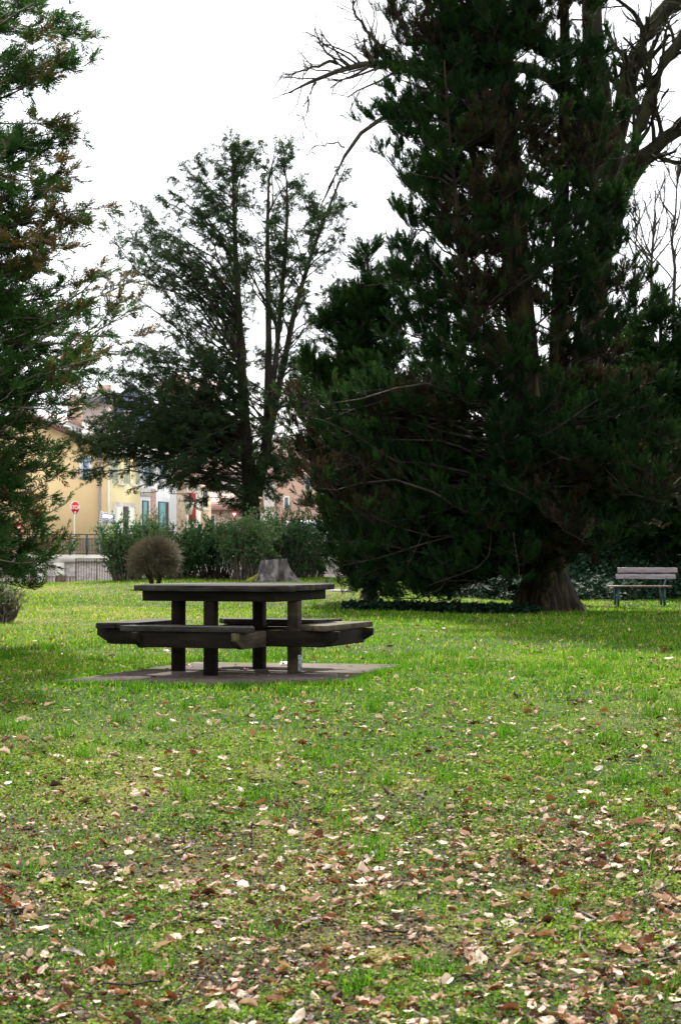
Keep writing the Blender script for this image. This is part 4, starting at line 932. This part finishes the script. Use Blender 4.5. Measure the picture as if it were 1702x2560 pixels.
# lantern on a bracket in front of the stone house
la = thing('street_lantern', 'old four sided street lantern on an iron bracket by the white house', 'lamp', tuple(H(10.3, -1.3, zs(1262, 124))))
q = H(10.2, -1.2, zs(1268, 124)); mb = MB()
s1_, s2_ = .16, .30; mb.add([q + np.array((x * s1_, y * s1_, -.45)) for x, y in ((-1, -1), (1, -1), (1, 1), (-1, 1))] + [q + np.array((x * s2_, y * s2_, .35)) for x, y in ((-1, -1), (1, -1), (1, 1), (-1, 1))], [(0, 3, 2, 1), (4, 5, 6, 7), (0, 1, 5, 4), (1, 2, 6, 5), (2, 3, 7, 6), (3, 0, 4, 7)]); mb.build('lantern_glass', M['lamp_glass'], la)
mb = MB(); mb.add([q + np.array((x * .34, y * .34, .355)) for x, y in ((-1, -1), (1, -1), (1, 1), (-1, 1))] + [q + np.array((0, 0, .75))], [(0, 3, 2, 1), (0, 1, 4), (1, 2, 4), (2, 3, 4), (3, 0, 4)]); mb.build('lantern_cap', M['rust_iron'], la)
MB().tube([q + np.array((0, 0, .7)), q + np.array((.1, .0, .85)), q + gdir * 1.2 + Zv * .85], .03, 6).build('bracket', M['rust_iron'], la)

def house(name, label, px0, px1, py_eave, py_ridge, Y, wallm, roofm, dep=8, wins=(), gable=False, chim=None, rot=0.0):
    a = P(px0, 1380, Y); b = P(px1, 1380, Y); zE = P(0, py_eave, Y)[2]; zR = P(0, py_ridge, Y)[2]
    t = thing(name, label, 'house', ((a[0] + b[0]) / 2, Y, SZ)); w_ = b[0] - a[0]
    if gable:
        MB().prism([(a[0], Y, SZ), (b[0], Y, SZ), (b[0], Y, zE), ((a[0] + b[0]) / 2, Y, zR - .2), (a[0], Y, zE)], (0, dep, 0)).build('wall', wallm, t)
        for x0, s in ((a[0], -1), (b[0], 1)):
            xm = (a[0] + b[0]) / 2; MB().prism([(x0 + s * .4, Y - .4, zE - .3), (xm, Y - .4, zR), (xm, Y + dep, zR), (x0 + s * .4, Y + dep, zE - .3)], (0, 0, .18)).build('roof', roofm, t)
    else:
        MB().prism([(a[0], Y, SZ), (a[0], Y, zE), (a[0], Y + dep / 2, zR - .2), (a[0], Y + dep, zE), (a[0], Y + dep, SZ)], (w_, 0, 0)).build('wall', wallm, t)
        for yy, s in ((Y, -1), (Y + dep, 1)):
            MB().prism([(a[0] - .3, yy + s * .5, zE - .25), (b[0] + .3, yy + s * .5, zE - .25), (b[0] + .3, Y + dep / 2, zR), (a[0] - .3, Y + dep / 2, zR)], (0, 0, .18)).build('roof', roofm, t)
    for (p0, p1, q0, q1, mt) in wins:
        u0 = P(p0, q1, Y); u1 = P(p1, q0, Y)
        f = MB().box((u0[0], Y - .05, u0[2]), (u1[0] - u0[0], 0, 0), (0, .047, 0), (0, 0, u1[2] - u0[2])).build('window', M['cream'], t)
        MB().box((u0[0] + .1, Y - .065, u0[2] + .1), (u1[0] - u0[0] - .2, 0, 0), (0, .014, 0), (0, 0, u1[2] - u0[2] - .2)).build('pane', M[mt], f)
    if chim:
        cpx, ctop, cw = chim; u = P(cpx, ctop, Y)
        MB().box((u[0], Y + dep / 2 - .4, zR - .6), (cw, 0, 0), (0, .8, 0), (0, 0, u[2] - zR + .6)).build('chimney', M['salmon_wall'], t)
    return t
house('low_house', 'low building with brown pink wall and pale tiled roof behind the hedge', 506, 640, 1268, 1232, 139, M['pink_wall'], M['brown_tiles'], 8, ((520, 540, 1285, 1330, 'glass'),))
house('beige_house', 'beige house behind the low pink building, hidden by the open conifer', 548, 690, 1190, 1140, 158, M['pale_stone'], M['brown_tiles'], 9, ((566, 582, 1200, 1232, 'glass'), (612, 628, 1200, 1232, 'glass')))
house('salmon_house', 'salmon coloured house glimpsed left of the cedar boughs', 690, 850, 1150, 1090, 136, M['salmon_wall'], M['brown_tiles'], 9, ((708, 724, 1240, 1275, 'glass'), (760, 778, 1190, 1228, 'glass'), (812, 828, 1190, 1228, 'glass')))
house('blue_house', 'blue walled house with a grey roof on the far side of the terrace', 292, 372, 1000, 962, 175, M['blue_wall'], M['dark_slate'], 9, ((312, 324, 1010, 1040, 'glass'),), gable=True)
house('slate_roofed_house', 'far house with dark slate roof and brick chimneys above the yellow house', 170, 262, 1000, 968, 168, M['pink_wall'], M['dark_slate'], 9, ((200, 212, 1010, 1035, 'glass'),), chim=(228, 952, 1.2))
house('rose_house', 'far rose walled house behind the middle of the open conifer', 395, 530, 985, 945, 182, M['pink_wall'], M['brown_tiles'], 9, ((412, 424, 1000, 1032, 'blue_glass'), (446, 458, 1000, 1032, 'blue_glass'), (480, 492, 1000, 1032, 'blue_glass')), chim=(420, 925, 1.2))
house('orange_house', 'far orange house low behind the boughs of the open conifer', 462, 560, 1075, 1040, 165, M['salmon_wall'], M['brown_tiles'], 8, ((480, 492, 1085, 1115, 'glass'), (520, 532, 1085, 1115, 'glass')))
house('peach_house', 'peach house wall seen through the hanging boughs at the left edge', -120, 56, 1150, 1090, 128, M['salmon_wall'], M['grey_tiles'], 9, ((-10, 11, 1308, 1345, 'glass'), (-80, -60, 1200, 1250, 'glass')))

# --- signs
def sign_pole(par, x, Y, ztop, rad=.03, mat=None): MB().tube([(x, Y, SZ - .02), (x, Y, ztop)], rad, 8).build('pole', mat or M['pole_grey'], par)
def text_mesh(body, size, mat, par, loc, ax, ext=.004, name='lettering'):
    cu = bpy.data.curves.new(name, 'FONT'); cu.body = body; cu.size = size; cu.align_x = 'CENTER'; cu.align_y = 'CENTER'; cu.offset = .006 * size * 2
    o = bpy.data.objects.new(name, cu); COL.objects.link(o); bpy.context.view_layer.update()
    me = bpy.data.meshes.new_from_object(o.evaluated_get(bpy.context.evaluated_depsgraph_get())); bpy.data.objects.remove(o)
    v = np.array([p.co[:] for p in me.vertices]); fs = [tuple(p.vertices) for p in me.polygons]; bpy.data.meshes.remove(me)
    W_ = np.array(loc) + v[:, :1] * np.array(ax) + v[:, 1:2] * Zv
    mb = MB(); mb.add(W_, fs); return mb.build(name, mat, par)
SX, SYs = P(188, 1380, 112)[0], 112.0; szc = P(0, 1269, SYs)[2]
sg = thing('stop_sign', 'red octagonal stop sign on a pole in front of the yellow house', 'road sign', (SX, SYs, SZ))
ca = R(52); ax = np.array((math.cos(ca), math.sin(ca), 0)); nx_ = np.array((math.sin(ca), -math.cos(ca), 0)); SC = np.array((SX, SYs, szc))
def octo(r0, off, th, mat, par, nm):
    poly = [SC + ax * r0 * math.cos(R(22.5 + 45 * k)) / math.cos(R(22.5)) + Zv * r0 * math.sin(R(22.5 + 45 * k)) / math.cos(R(22.5)) + nx_ * off for k in range(8)]
    return MB().prism(poly, nx_ * th).build(nm, mat, par)
b0 = octo(.355, 0, .012, M['sign_white'], sg, 'border_plate'); b1 = octo(.325, .0135, .004, M['sign_red'], sg, 'red_face')
text_mesh('STOP', .30, M['sign_white'], b1, SC + nx_ * .021, ax)
MB().cbox(SC + nx_ * .0195 + Zv * -.265, ax * .13, nx_ * .003, Zv * .07).build('sticker', M['sign_white'], b1)
sign_pole(sg, SX - nx_[0] * .045, SYs - nx_[1] * .045, szc + .2, .032, M['cream'])
# traffic mirror with striped frame
MX, MYs = P(260, 1380, 110)[0], 110.0
mr = thing('traffic_mirror', 'tilted traffic mirror with navy and white striped frame on a grey pole', 'traffic mirror', (MX, MYs, SZ))
sign_pole(mr, MX, MYs, P(0, 1292, MYs)[2], .065, M['zinc'])
ta = R(-9); axm = np.array((math.cos(R(12)) * math.cos(ta), math.sin(R(12)), math.sin(ta))); axm /= np.linalg.norm(axm); upm = nrm(np.cross(np.array((0.2, -.98, .0)), axm)); upm = upm if upm[2] > 0 else -upm
nm_ = nrm(np.cross(axm, upm)); nm_ = nm_ if nm_[1] < 0 else -nm_
MC = P(270, 1295, MYs) + np.array((0, -.12, 0)); mw, mh = .84, .56
plate = MB().cbox(MC, axm * mw, nm_ * .03, upm * mh).build('frame', M['sign_white'], mr, bevel=.01)
mb = MB()
for sx in (-1, 1):                                             # slanted stripes along the sides, top and bottom
    for k in range(5):
        z0 = -mh / 2 + .02 + k * .11; x0 = sx * (mw / 2 - .065)
        mb.prism([MC + axm * (x0 - .06) + upm * (z0) + nm_ * .016, MC + axm * (x0 + .06) + upm * (z0 + .06) + nm_ * .016, MC + axm * (x0 + .06) + upm * min(z0 + .115, mh / 2) + nm_ * .016, MC + axm * (x0 - .06) + upm * (z0 + .055) + nm_ * .016], nm_ * .003)
for sz_ in (-1, 1):
    for k in range(6):
        x0 = -mw / 2 + .15 + k * .097; zc_ = sz_ * (mh / 2 - .05)
        mb.prism([MC + axm * x0 + upm * (zc_ - .045) + nm_ * .016, MC + axm * (x0 + .05) + upm * (zc_ - .045) + nm_ * .016, MC + axm * (x0 + .10) + upm * (zc_ + .045) + nm_ * .016, MC + axm * (x0 + .05) + upm * (zc_ + .045) + nm_ * .016], nm_ * .003)
mb.build('stripes', M['sign_navy'], plate)
m, nt_, b_ = newmat('mirror'); b_.inputs['Base Color'].default_value = (.75, .76, .80, 1); b_.inputs['Metallic'].default_value = .9; b_.inputs['Roughness'].default_value = .12
bump(nt_, b_, noise(nt_, 5, 2), .6, .05)
gv = []; gf = []; n = 9
for i in range(n):
    for j in range(n):
        a, b = -1 + 2 * i / (n - 1), -1 + 2 * j / (n - 1); gv.append(MC + axm * a * (mw / 2 - .135) + upm * b * (mh / 2 - .105) + nm_ * (.02 + .06 * (1 - a * a) * (1 - b * b) + .002))
for i in range(n - 1):
    for j in range(n - 1): gf.append((i * n + j, (i + 1) * n + j, (i + 1) * n + j + 1, i * n + j + 1))
obj('mirror_glass', np.array(gv), np.array(gf), m, mr, smooth=True)
# give-way style red bordered triangle on a post behind the hedge
GX, GY = P(586, 1380, 112)[0], 112.0; gz_ = P(0, 1287, GY)[2]
gs = thing('triangle_sign', 'red and white triangular road sign pointing down, poking out of the hedge', 'road sign', (GX, GY, SZ))
def tri(rad, off, mat, par, nm):
    return MB().prism([np.array((GX + rad * math.sin(R(q)) * .7, GY - off, gz_ + rad * math.cos(R(q)))) for q in (60, 180, 300)], (0, -.004, 0)).build(nm, mat, par)
tri(.34, 0, M['sign_red'], gs, 'red_border'); tri(.20, .007, M['sign_white'], gs, 'white_centre')
MB().box((GX - .12, GY - .01, gz_ - .62), (.24, 0, 0), (0, .01, 0), (0, 0, .2)).build('lower_plate', M['sign_white'], gs)
sign_pole(gs, GX, GY + .04, gz_ + .1)
# small red and white sign at the far left
NX, NY = P(41, 1380, 109)[0], 109.0; nz_ = P(0, 1318, NY)[2]
ns = thing('round_sign', 'round red sign with a white bar, half hidden by boughs at the far left', 'road sign', (NX, NY, SZ))
MB().prism([(NX + .30 * math.cos(t), NY, nz_ + .30 * math.sin(t)) for t in np.arange(24) * math.pi / 12], (0, -.01, 0)).build('red_disc', M['sign_red'], ns)
MB().cbox((NX, NY - .014, nz_ - .03), (.46, 0, 0), (0, .006, 0), (0, 0, .11)).build('white_bar', M['sign_white'], ns); sign_pole(ns, NX, NY + .04, nz_)

# --- parked van at the right end of the railing
VY = 110.0; vx0, vx1 = P(705, 1380, VY)[0], P(832, 1380, VY)[0]; vz = SZ
vn = thing('parked_van', 'white parked van behind the railing left of the cedar', 'van', ((vx0 + vx1) / 2, VY, vz))
L_ = 4.4; xa = vx0; sidep = [(0, .32), (0, 1.25), (.25, 1.85), (2.7, 1.9), (3.35, 1.25), (4.2, 1.05), (4.4, .75), (4.4, .32)]
MB().prism([(xa + a, VY, vz + b) for a, b in sidep], (0, 1.7, 0)).build('body', M['van_white'], vn, bevel=.04)
for a, b in ((.35, 1.25), (1.35, 2.15), (2.25, 2.95)):
    MB().prism([(xa + a, VY - .004, vz + 1.25), (xa + b + (.25 if b > 2.5 else 0), VY - .004, vz + 1.25), (xa + b - (.1 if b > 2.5 else 0), VY - .004, vz + 1.72), (xa + a, VY - .004, vz + 1.72)], (0, -.008, 0)).build('window', M['glass'], vn)
for a in (.85, 3.55):
    wq = MB().prism([(xa + a + .32 * math.cos(t), VY - .05, vz + .32 + .32 * math.sin(t)) for t in np.arange(20) * math.pi / 10], (0, .2, 0)).build('wheel', M['tyre'], vn)
    MB().prism([(xa + a + .19 * math.cos(t), VY - .062, vz + .32 + .19 * math.sin(t)) for t in np.arange(16) * math.pi / 8], (0, .01, 0)).build('rim', M['zinc'], wq)
MB().box((xa - .01, VY - .006, vz + .85), (.12, 0, 0), (0, .1, 0), (0, 0, .3)).build('tail_lamp', M['tail_red'], vn)

# flat stone in the lawn
fx, fy = P(846, 1484, 46)[0], 46.0; th = np.arange(22) * 2 * np.pi / 22; rr_ = .26 * (1 + .18 * np.cos(th * 3 + 1) + .1 * np.cos(th * 5)); fz = float(gz(fx, fy))
pp_ = np.c_[fx + rr_ * np.cos(th), fy + rr_ * 1.5 * np.sin(th), np.full(22, fz - .03)]
tag(MB().prism(pp_, (0, 0, .065)).build('flat_stone', M['stone_slab'], bevel=.01), 'flat pale grey stone lying in the lawn beside the cedar boughs', 'stone')

# ------------------------------------------------------------------ grass
r = np.random.default_rng(18)
def in_view(x, y, m): return np.abs(x) < .172 * y + m
def scatter(y0, y1, dens, m=.8):
    n = int((y1 - y0) * 2 * (.172 * y1 + m) * dens); y = r.uniform(y0, y1, n); x = r.uniform(-1, 1, n) * (.172 * y1 + m)
    k = in_view(x, y, m) & ~inpoly(x, y, PAD * 1.0); return x[k], y[k]
GV, GF, GT = [], [], []; g0 = 0
def blades(x, y, h, wd, lean, tint):
    global g0
    n = len(x); z = gz(x, y) - .004; a = r.uniform(0, 6.283, n); ld = np.c_[np.cos(a), np.sin(a)]; b = a + r.normal(1.57, .5, n)
    sx, sy = np.cos(b) * wd / 2, np.sin(b) * wd / 2; ln = lean * h
    B = np.stack([x, y, z], -1); W_ = np.stack([sx, sy, np.zeros(n)], -1)
    Mid = B + np.c_[ld * (ln * .35)[:, None], h * .6]; Tp = B + np.c_[ld * ln[:, None], h * np.sqrt(np.clip(1 - (lean * .55) ** 2, .15, 1))]
    v = np.stack([B - W_, B + W_, Mid - W_ * .7, Mid + W_ * .7, Tp], 1).reshape(-1, 3)
    f = np.array([(0, 1, 3), (0, 3, 2), (2, 3, 4)])[None] + (np.arange(n) * 5)[:, None, None] + g0
    GV.append(v); GF.append(f.reshape(-1, 3)); GT.append(np.repeat(tint, 5)); g0 += n * 5
def grass_zone(y0, y1, dens, hh, ww, m=.8, lean=.8):
    x, y = scatter(y0, y1, dens, m)
    s = soil(x, y); lush = fbm(x * .9, y * .6, 61, 3); keep = r.uniform(size=len(x)) < (1 - .92 * s) * (.35 + .9 * lush)
    x, y, lush = x[keep], y[keep], lush[keep]; yl = yellow(x, y)
    tall = .7 * sstep(fbm(x * 2.2, y * 1.6, 71, 3), .58, .8)
    h = hh * r.uniform(.5, 1.3, len(x)) * (.65 + .9 * tall + .3 * lush) * (1 - .35 * yl)
    t = np.clip(.37 + .26 * yl + .35 * (fbm(x * 3, y * 3, 81, 2) - .5) + r.normal(0, .17, len(x)) - .10 * tall, 0, .84)
    t = np.where(r.uniform(size=len(x)) < .09 + .06 * yl, r.uniform(.85, 1, len(x)), t)
    blades(x, y, h, ww * r.uniform(.7, 1.3, len(x)), np.abs(r.normal(lean, .45, len(x))).clip(0, 1.6), t)
grass_zone(5.6, 10, 2500, .034, .0038, lean=1.0); grass_zone(10, 15, 2100, .043, .0048, lean=.85); grass_zone(15, 20.5, 1500, .055, .007)
grass_zone(20.5, 30, 620, .055, .010); grass_zone(30, 42, 300, .06, .014, 1.2); grass_zone(42, 57, 170, .06, .018, 1.5)
# tufts of longer grass
for q in range(150):
    ty = 6 + 15 * r.uniform() ** 1.1; tx = r.uniform(-1, 1) * (.172 * ty + .3)
    if inpoly(np.array([tx]), np.array([ty]), PAD * 1.0)[0] or soil(np.array([tx]), np.array([ty]))[0] > .5: continue
    n = int(r.uniform(25, 80)); x = tx + r.normal(0, .05, n); y = ty + r.normal(0, .05, n)
    blades(x, y, r.uniform(.06, .13, n), np.full(n, .005), np.abs(r.normal(.7, .3, n)), np.clip(r.normal(.3, .12, n), 0, .8))
# fringe round the pad
for i in range(len(PAD)):
    a, b = PAD[i], PAD[(i + 1) % len(PAD)]; n = 900; t = r.uniform(size=n); o_ = r.normal(.035, .035, n) + .05 * (fbm(t * 9, t * 0 + i, 41, 2) - .5); e = (b - a) / np.linalg.norm(b - a); nn_ = np.array((-e[1], e[0])); nn_ = nn_ if np.dot(nn_, (a + b) / 2 - PAD.mean(0)) > 0 else -nn_
    p = a + (b - a) * t[:, None] + nn_ * o_[:, None]; blades(p[:, 0], p[:, 1], r.uniform(.03, .08, n), np.full(n, .006), np.abs(r.normal(.6, .3, n)), np.clip(r.normal(.36, .14, n), 0, 1))
o = obj('grass', np.vstack(GV), np.vstack(GF), M['grass'], tint=np.concatenate(GT)); tag(o, 'short mossy green lawn grass with longer tufts', kind='stuff')
print('grass faces', sum(len(f) for f in GF))
# small round leaved weeds between the grass
x, y = [np.concatenate(q) for q in zip(scatter(5.6, 9, 9000, .5), scatter(9, 13, 4200, .5), scatter(13, 19, 1000))]
k = r.uniform(size=len(x)) < (.15 + .75 * sstep(fbm(x * 2.6, y * 2.0, 91, 3), .42, .64)) * (1 - .85 * soil(x, y)); x, y = x[k], y[k]; n = len(x)
dr = nrm(np.c_[r.normal(0, 1, (n, 2)), r.normal(.35, .3, n)])
v, f, t = place([(np.array([(0, 0, 0), (.35, .34, .05), (.8, .30, .0), (1.05, 0, -.05), (.8, -.30, .0), (.35, -.34, .05)]), np.array([(0, 1, 2, 3), (0, 3, 4, 5)]))],
                np.c_[x, y, gz(x, y) + .002 + .045 * r.uniform(0, 1, n) * sstep(fbm(x * 9, y * 9, 5, 2), .25, .75)], dr, r.uniform(.008, .020, n) * (1 + .5 * sstep(y, 9, 14)), r, roll=r.normal(0, .7, n), tint=np.clip(.42 + .5 * (fbm(x * 4, y * 4, 19, 2) - .5) + r.normal(0, .2, n), 0, 1))
tag(obj('ground_cover', v, f, M['herb'], tint=t), 'small round leaved weeds and moss growing among the grass', kind='stuff')
# clods of dark soil
x, y = scatter(5.6, 12, 700); s = soil(x, y); k = r.uniform(size=len(x)) < s * .9; x, y = x[k], y[k]; n = len(x)
cv = np.array([(1, 0, 0), (0, 1, 0), (-1, 0, 0), (0, -1, 0), (0, 0, 1), (0, 0, -1)], float); cf = np.array([(0, 1, 4), (1, 2, 4), (2, 3, 4), (3, 0, 4), (1, 0, 5), (2, 1, 5), (3, 2, 5), (0, 3, 5)])
vv = (np.c_[x, y, gz(x, y) + .003][:, None] + cv[None] * r.uniform(.002, .009, (n, 1, 1)) * r.uniform(.6, 1.4, (n, 6, 3))).reshape(-1, 3)
M['clod'] = M_noise('clod', [(.3, (.016, .012, .010)), (.7, (.06, .045, .035))], 30, 3, .95, 0)
tag(obj('soil_crumbs', vv, (cf[None] + (np.arange(n) * 6)[:, None, None]).reshape(-1, 3), M['clod']), 'dark crumbs of bare soil between the grass', kind='stuff')

# ------------------------------------------------------------------ fallen leaves
def leaf_shape(curl, fold, twist, wav, L=1.0, Wd=.62, seed=0, nl=9, nw=5):
    q = np.random.default_rng(seed); v = []
    for i in range(nl):
        t = i / (nl - 1); hw = Wd / 2 * (math.sin(math.pi * min(t ** .85, 1)) ** .75 + .015)
        for j in range(nw):
            s = -1 + 2 * j / (nw - 1); yv = hw * s; ang = curl * s * hw * 2 / Wd
            rr = hw / max(abs(curl), .05); 
            yy = yv * (math.sin(abs(ang)) / max(abs(ang), 1e-3)); z = abs(yv) * fold + (1 - math.cos(ang)) * Wd * .3 * np.sign(curl)
            z += wav * math.sin(t * 9 + s * 3 + seed) * .05 + .28 * twist * (t - .5) ** 2 + .06 * twist * s * (t - .5) + .03 * wav * (q.uniform() - .5) * 2
            v.append((t - .5 + .02 * q.normal() * (abs(s) > .9), yy, z))
    f = [(i * nw + j, (i + 1) * nw + j, (i + 1) * nw + j + 1, i * nw + j + 1) for i in range(nl - 1) for j in range(nw - 1)]
    # stalk
    b = len(v); v += [(-.5, -.008, 0), (-.5, .008, 0), (-.68, .004, .03), (-.68, -.004, .03)]; f.append((b, b + 1, b + 2, b + 3))
    return np.array(v), np.array(f)
KIN = [('flat', .3, .12, .3, .9), ('curled', -1.5, .2, .6, .7), ('rolled', -2.8, .05, .4, .5), ('folded', .4, .75, .8, .8), ('arched', .5, .2, 1.5, .9)]
TON = [('pale buff', .93), ('pinkish tan', .70), ('light brown', .52), ('rust brown', .30), ('dark brown', .08)]
SHP = [[leaf_shape(c, f_, tw, wv, seed=s * 5 + q, Wd=.50 + .1 * q) for q in range(2)] for s, (nm, c, f_, tw, wv) in enumerate(KIN)]
def leaf_density(x, y):
    d = np.interp(y, [5.6, 7, 9, 11, 13, 16, 20, 28, 40, 52], [195, 188, 160, 95, 50, 19, 6.5, 1.8, .6, .25])
    return d * (.62 + .62 * sstep(fbm(x * 1.6, y * 1.1, 101, 3), .35, .65)) * (1 + .45 * sstep(x, -.5, 1.5) * (y < 13))
LX, LYy = [], []
for y0, y1 in ((5.6, 8), (8, 11), (11, 15), (15, 22), (22, 52)):
    x, y = scatter(y0, y1, 300 if y1 < 12 else (60 if y1 < 16 else 10), .5); k = r.uniform(size=len(x)) * (300 if y1 < 12 else (60 if y1 < 16 else 10)) < leaf_density(x, y); LX.append(x[k]); LYy.append(y[k])
LX = np.concatenate(LX); LYy = np.concatenate(LYy); n = len(LX)
vis = (np.abs(LX) < .1702 * LYy - .0) & (LYy > 6.66)
size = np.clip(r.normal(.058, .019, n), .024, .11); order = np.argsort(np.where(vis, LYy / size, 1e9)); single = order[:300]; rest = order[300:]
kin = r.choice(5, n, p=[.30, .22, .14, .18, .16]); ton = r.choice(5, n, p=[.15, .23, .25, .23, .14])
ta_ = np.array([t for _, t in TON])
protos = {}
for i in single:
    key = (int(kin[i]), int(ton[i]))
    if key not in protos:
        protos[key] = []
        for q in range(2):
            v, f = SHP[key[0]][q]; tt = np.clip(ta_[key[1]] + r.normal(0, .03, len(v)) - .06 * (np.abs(v[:, 1]) < .02), 0, 1)
            me_o = obj('fallen_leaf', v, f, M['dead_leaf'], tint=tt, smooth=True); protos[key].append(me_o.data); bpy.data.objects.remove(me_o)
    o = bpy.data.objects.new('fallen_leaf', protos[key][int(r.integers(2))]); COL.objects.link(o)
    o.scale = (size[i],) * 3; o.location = (LX[i], LYy[i], float(gz(LX[i], LYy[i])) + r.uniform(.004, .022))
    o.rotation_euler = (r.normal(0, .28) + (math.pi if r.uniform() < .4 else 0), r.normal(0, .3), r.uniform(0, 6.28))
    tag(o, f'{TON[key[1]][0]} {KIN[key[0]][0]} fallen leaf lying on the near mossy lawn', 'leaf', f'{TON[key[1]][0]} {KIN[key[0]][0]} leaves fallen on the near lawn')
vs, fs, ts = [], [], []; n0 = 0
for i in rest:
    v, f = SHP[kin[i]][int(r.integers(2))]; a, b, c_ = r.normal(0, .35) + (math.pi if r.uniform() < .4 else 0), r.normal(0, .3), r.uniform(0, 6.28)
    ca_, sa_, cb_, sb_, cg, sg_ = math.cos(a), math.sin(a), math.cos(b), math.sin(b), math.cos(c_), math.sin(c_)
    Rm = np.array([[cg, -sg_, 0], [sg_, cg, 0], [0, 0, 1]]) @ np.array([[cb_, 0, sb_], [0, 1, 0], [-sb_, 0, cb_]]) @ np.array([[1, 0, 0], [0, ca_, -sa_], [0, sa_, ca_]])
    vs.append(v @ Rm.T * size[i] + np.array((LX[i], LYy[i], float(gz(LX[i], LYy[i])) + r.uniform(.006, .030)))); fs.append(f + n0); n0 += len(v)
    ts.append(np.full(len(v), np.clip(ta_[ton[i]] - .12 * (LYy[i] > 10) * (r.uniform() < .5) + r.normal(0, .03), 0, 1)))
for q in range(26):
    while True:
        p = np.array((r.uniform(-2.2, .6), r.uniform(15.8, 18.8)))
        if inpoly(p[:1], p[1:], PAD)[0]: break
    v, f = SHP[int(r.integers(5))][int(r.integers(2))]; a = r.uniform(0, 6.28); Rm = np.array([[math.cos(a), -math.sin(a), 0], [math.sin(a), math.cos(a), 0], [0, 0, 1]])
    vs.append(v @ Rm.T * r.uniform(.04, .08) + np.array((p[0], p[1], PAD_Z + .008))); fs.append(f + n0); n0 += len(v); ts.append(np.full(len(v), r.uniform(.05, .7)))
tag(obj('fallen_leaves', np.vstack(vs), np.vstack(fs), M['dead_leaf'], tint=np.concatenate(ts), smooth=True), 'scattered brown fallen leaves across the lawn', kind='stuff')
print('leaves', n, 'rest', len(rest))
# crumbled leaf litter down between the blades
x, y = scatter(5.6, 12.5, 2600, .4); k = r.uniform(size=len(x)) < np.clip(.25 + .9 * sstep(fbm(x * 2, y * 1.4, 131, 3), .4, .65), 0, 1) * (1 - .7 * sstep(y, 9, 12.5)); x, y = x[k], y[k]; n = len(x)
v, f, t = place([(np.array([(0, 0, 0), (.5, .3, .08), (1, .05, 0), (.55, -.28, -.05)]), np.array([(0, 1, 2, 3)]))], np.c_[x, y, gz(x, y) + r.uniform(.001, .016, n)], nrm(np.c_[r.normal(0, 1, (n, 2)), r.normal(0, .3, n)]), r.uniform(.007, .026, n), r, roll=r.normal(0, .8, n), tint=np.clip(r.choice([.03, .1, .25, .45, .65, .9], n, p=[.3, .22, .17, .15, .10, .06]) + r.normal(0, .03, n), 0, 1))
tag(obj('leaf_litter', v, f, M['dead_leaf'], tint=t), 'crumbled dark brown leaf litter between the grass blades', kind='stuff')
# fallen twigs
tw = [((1140, 2420), (860, 2455), .005), ((1690, 2370), (1540, 2430), .006), ((560, 2290), (300, 2350), .005), ((1700, 2200), (1500, 2300), .005), ((250, 2060), (160, 2330), .004), ((1060, 2560), (960, 2470), .005), ((1030, 2330), (930, 2340), .008), ((90, 2280), (30, 2290), .007), ((880, 1990), (800, 2010), .005), ((1450, 2290), (1480, 2420), .006), ((400, 2470), (190, 2490), .005)]
for k, (p, q, rad) in enumerate(tw):
    def gp(px, py):
        lo, hi = 5.0, 40.0
        for _ in range(40):
            mid = (lo + hi) / 2; w_ = P(px, py, mid)
            if w_[2] > gz(w_[0], mid): lo = mid
            else: hi = mid
        return P(px, py, lo)
    a, b = gp(*p), gp(*q); L1 = []
    limb(L1, [a + np.array((0, 0, .02)), (a + b) / 2 + r.normal(0, .02, 3) * np.array((1, 1, 0)) + np.array((0, 0, .03)), b + np.array((0, 0, .015))], [rad, rad * .8, rad * .4], r, 0, nn=8)
    ln = L1[0][0]; ln[:, 2] = gz(ln[:, 0], ln[:, 1]) + .012 + r.uniform(0, .012, len(ln)); ln[1:-1, :2] += r.normal(0, .006, (len(ln) - 2, 2))
    for j in range(2):
        i = 2 + 2 * j; e = ln[i] + np.append(r.normal(0, .05, 2), .01); L1.append((np.array([ln[i], (ln[i] + e) / 2 + (0, 0, .005), e]), np.array([rad * .5, rad * .4, rad * .25])))
    v, f = tubes(L1, 6)
    nmz = ['long thin twig across the bottom middle of the lawn', 'grey forked twig near the lower right corner', 'long dark twig lying left of the bottom middle', 'thin twig at the right edge among pale leaves', 'thin twig on the lower left lawn pointing away', 'short twig touching the bottom edge right of the middle', 'thick short dark stick in the mossy middle foreground', 'short stick by the left edge of the lawn', 'small twig among leaves in the middle of the lawn', 'grey twig pointing away at the lower right', 'pale curved twig in the lower left']
    tag(obj('fallen_twig', v, f, M['grey_twig'] if k % 2 else M['bark']), nmz[k], 'twig', 'twigs fallen on the lawn')
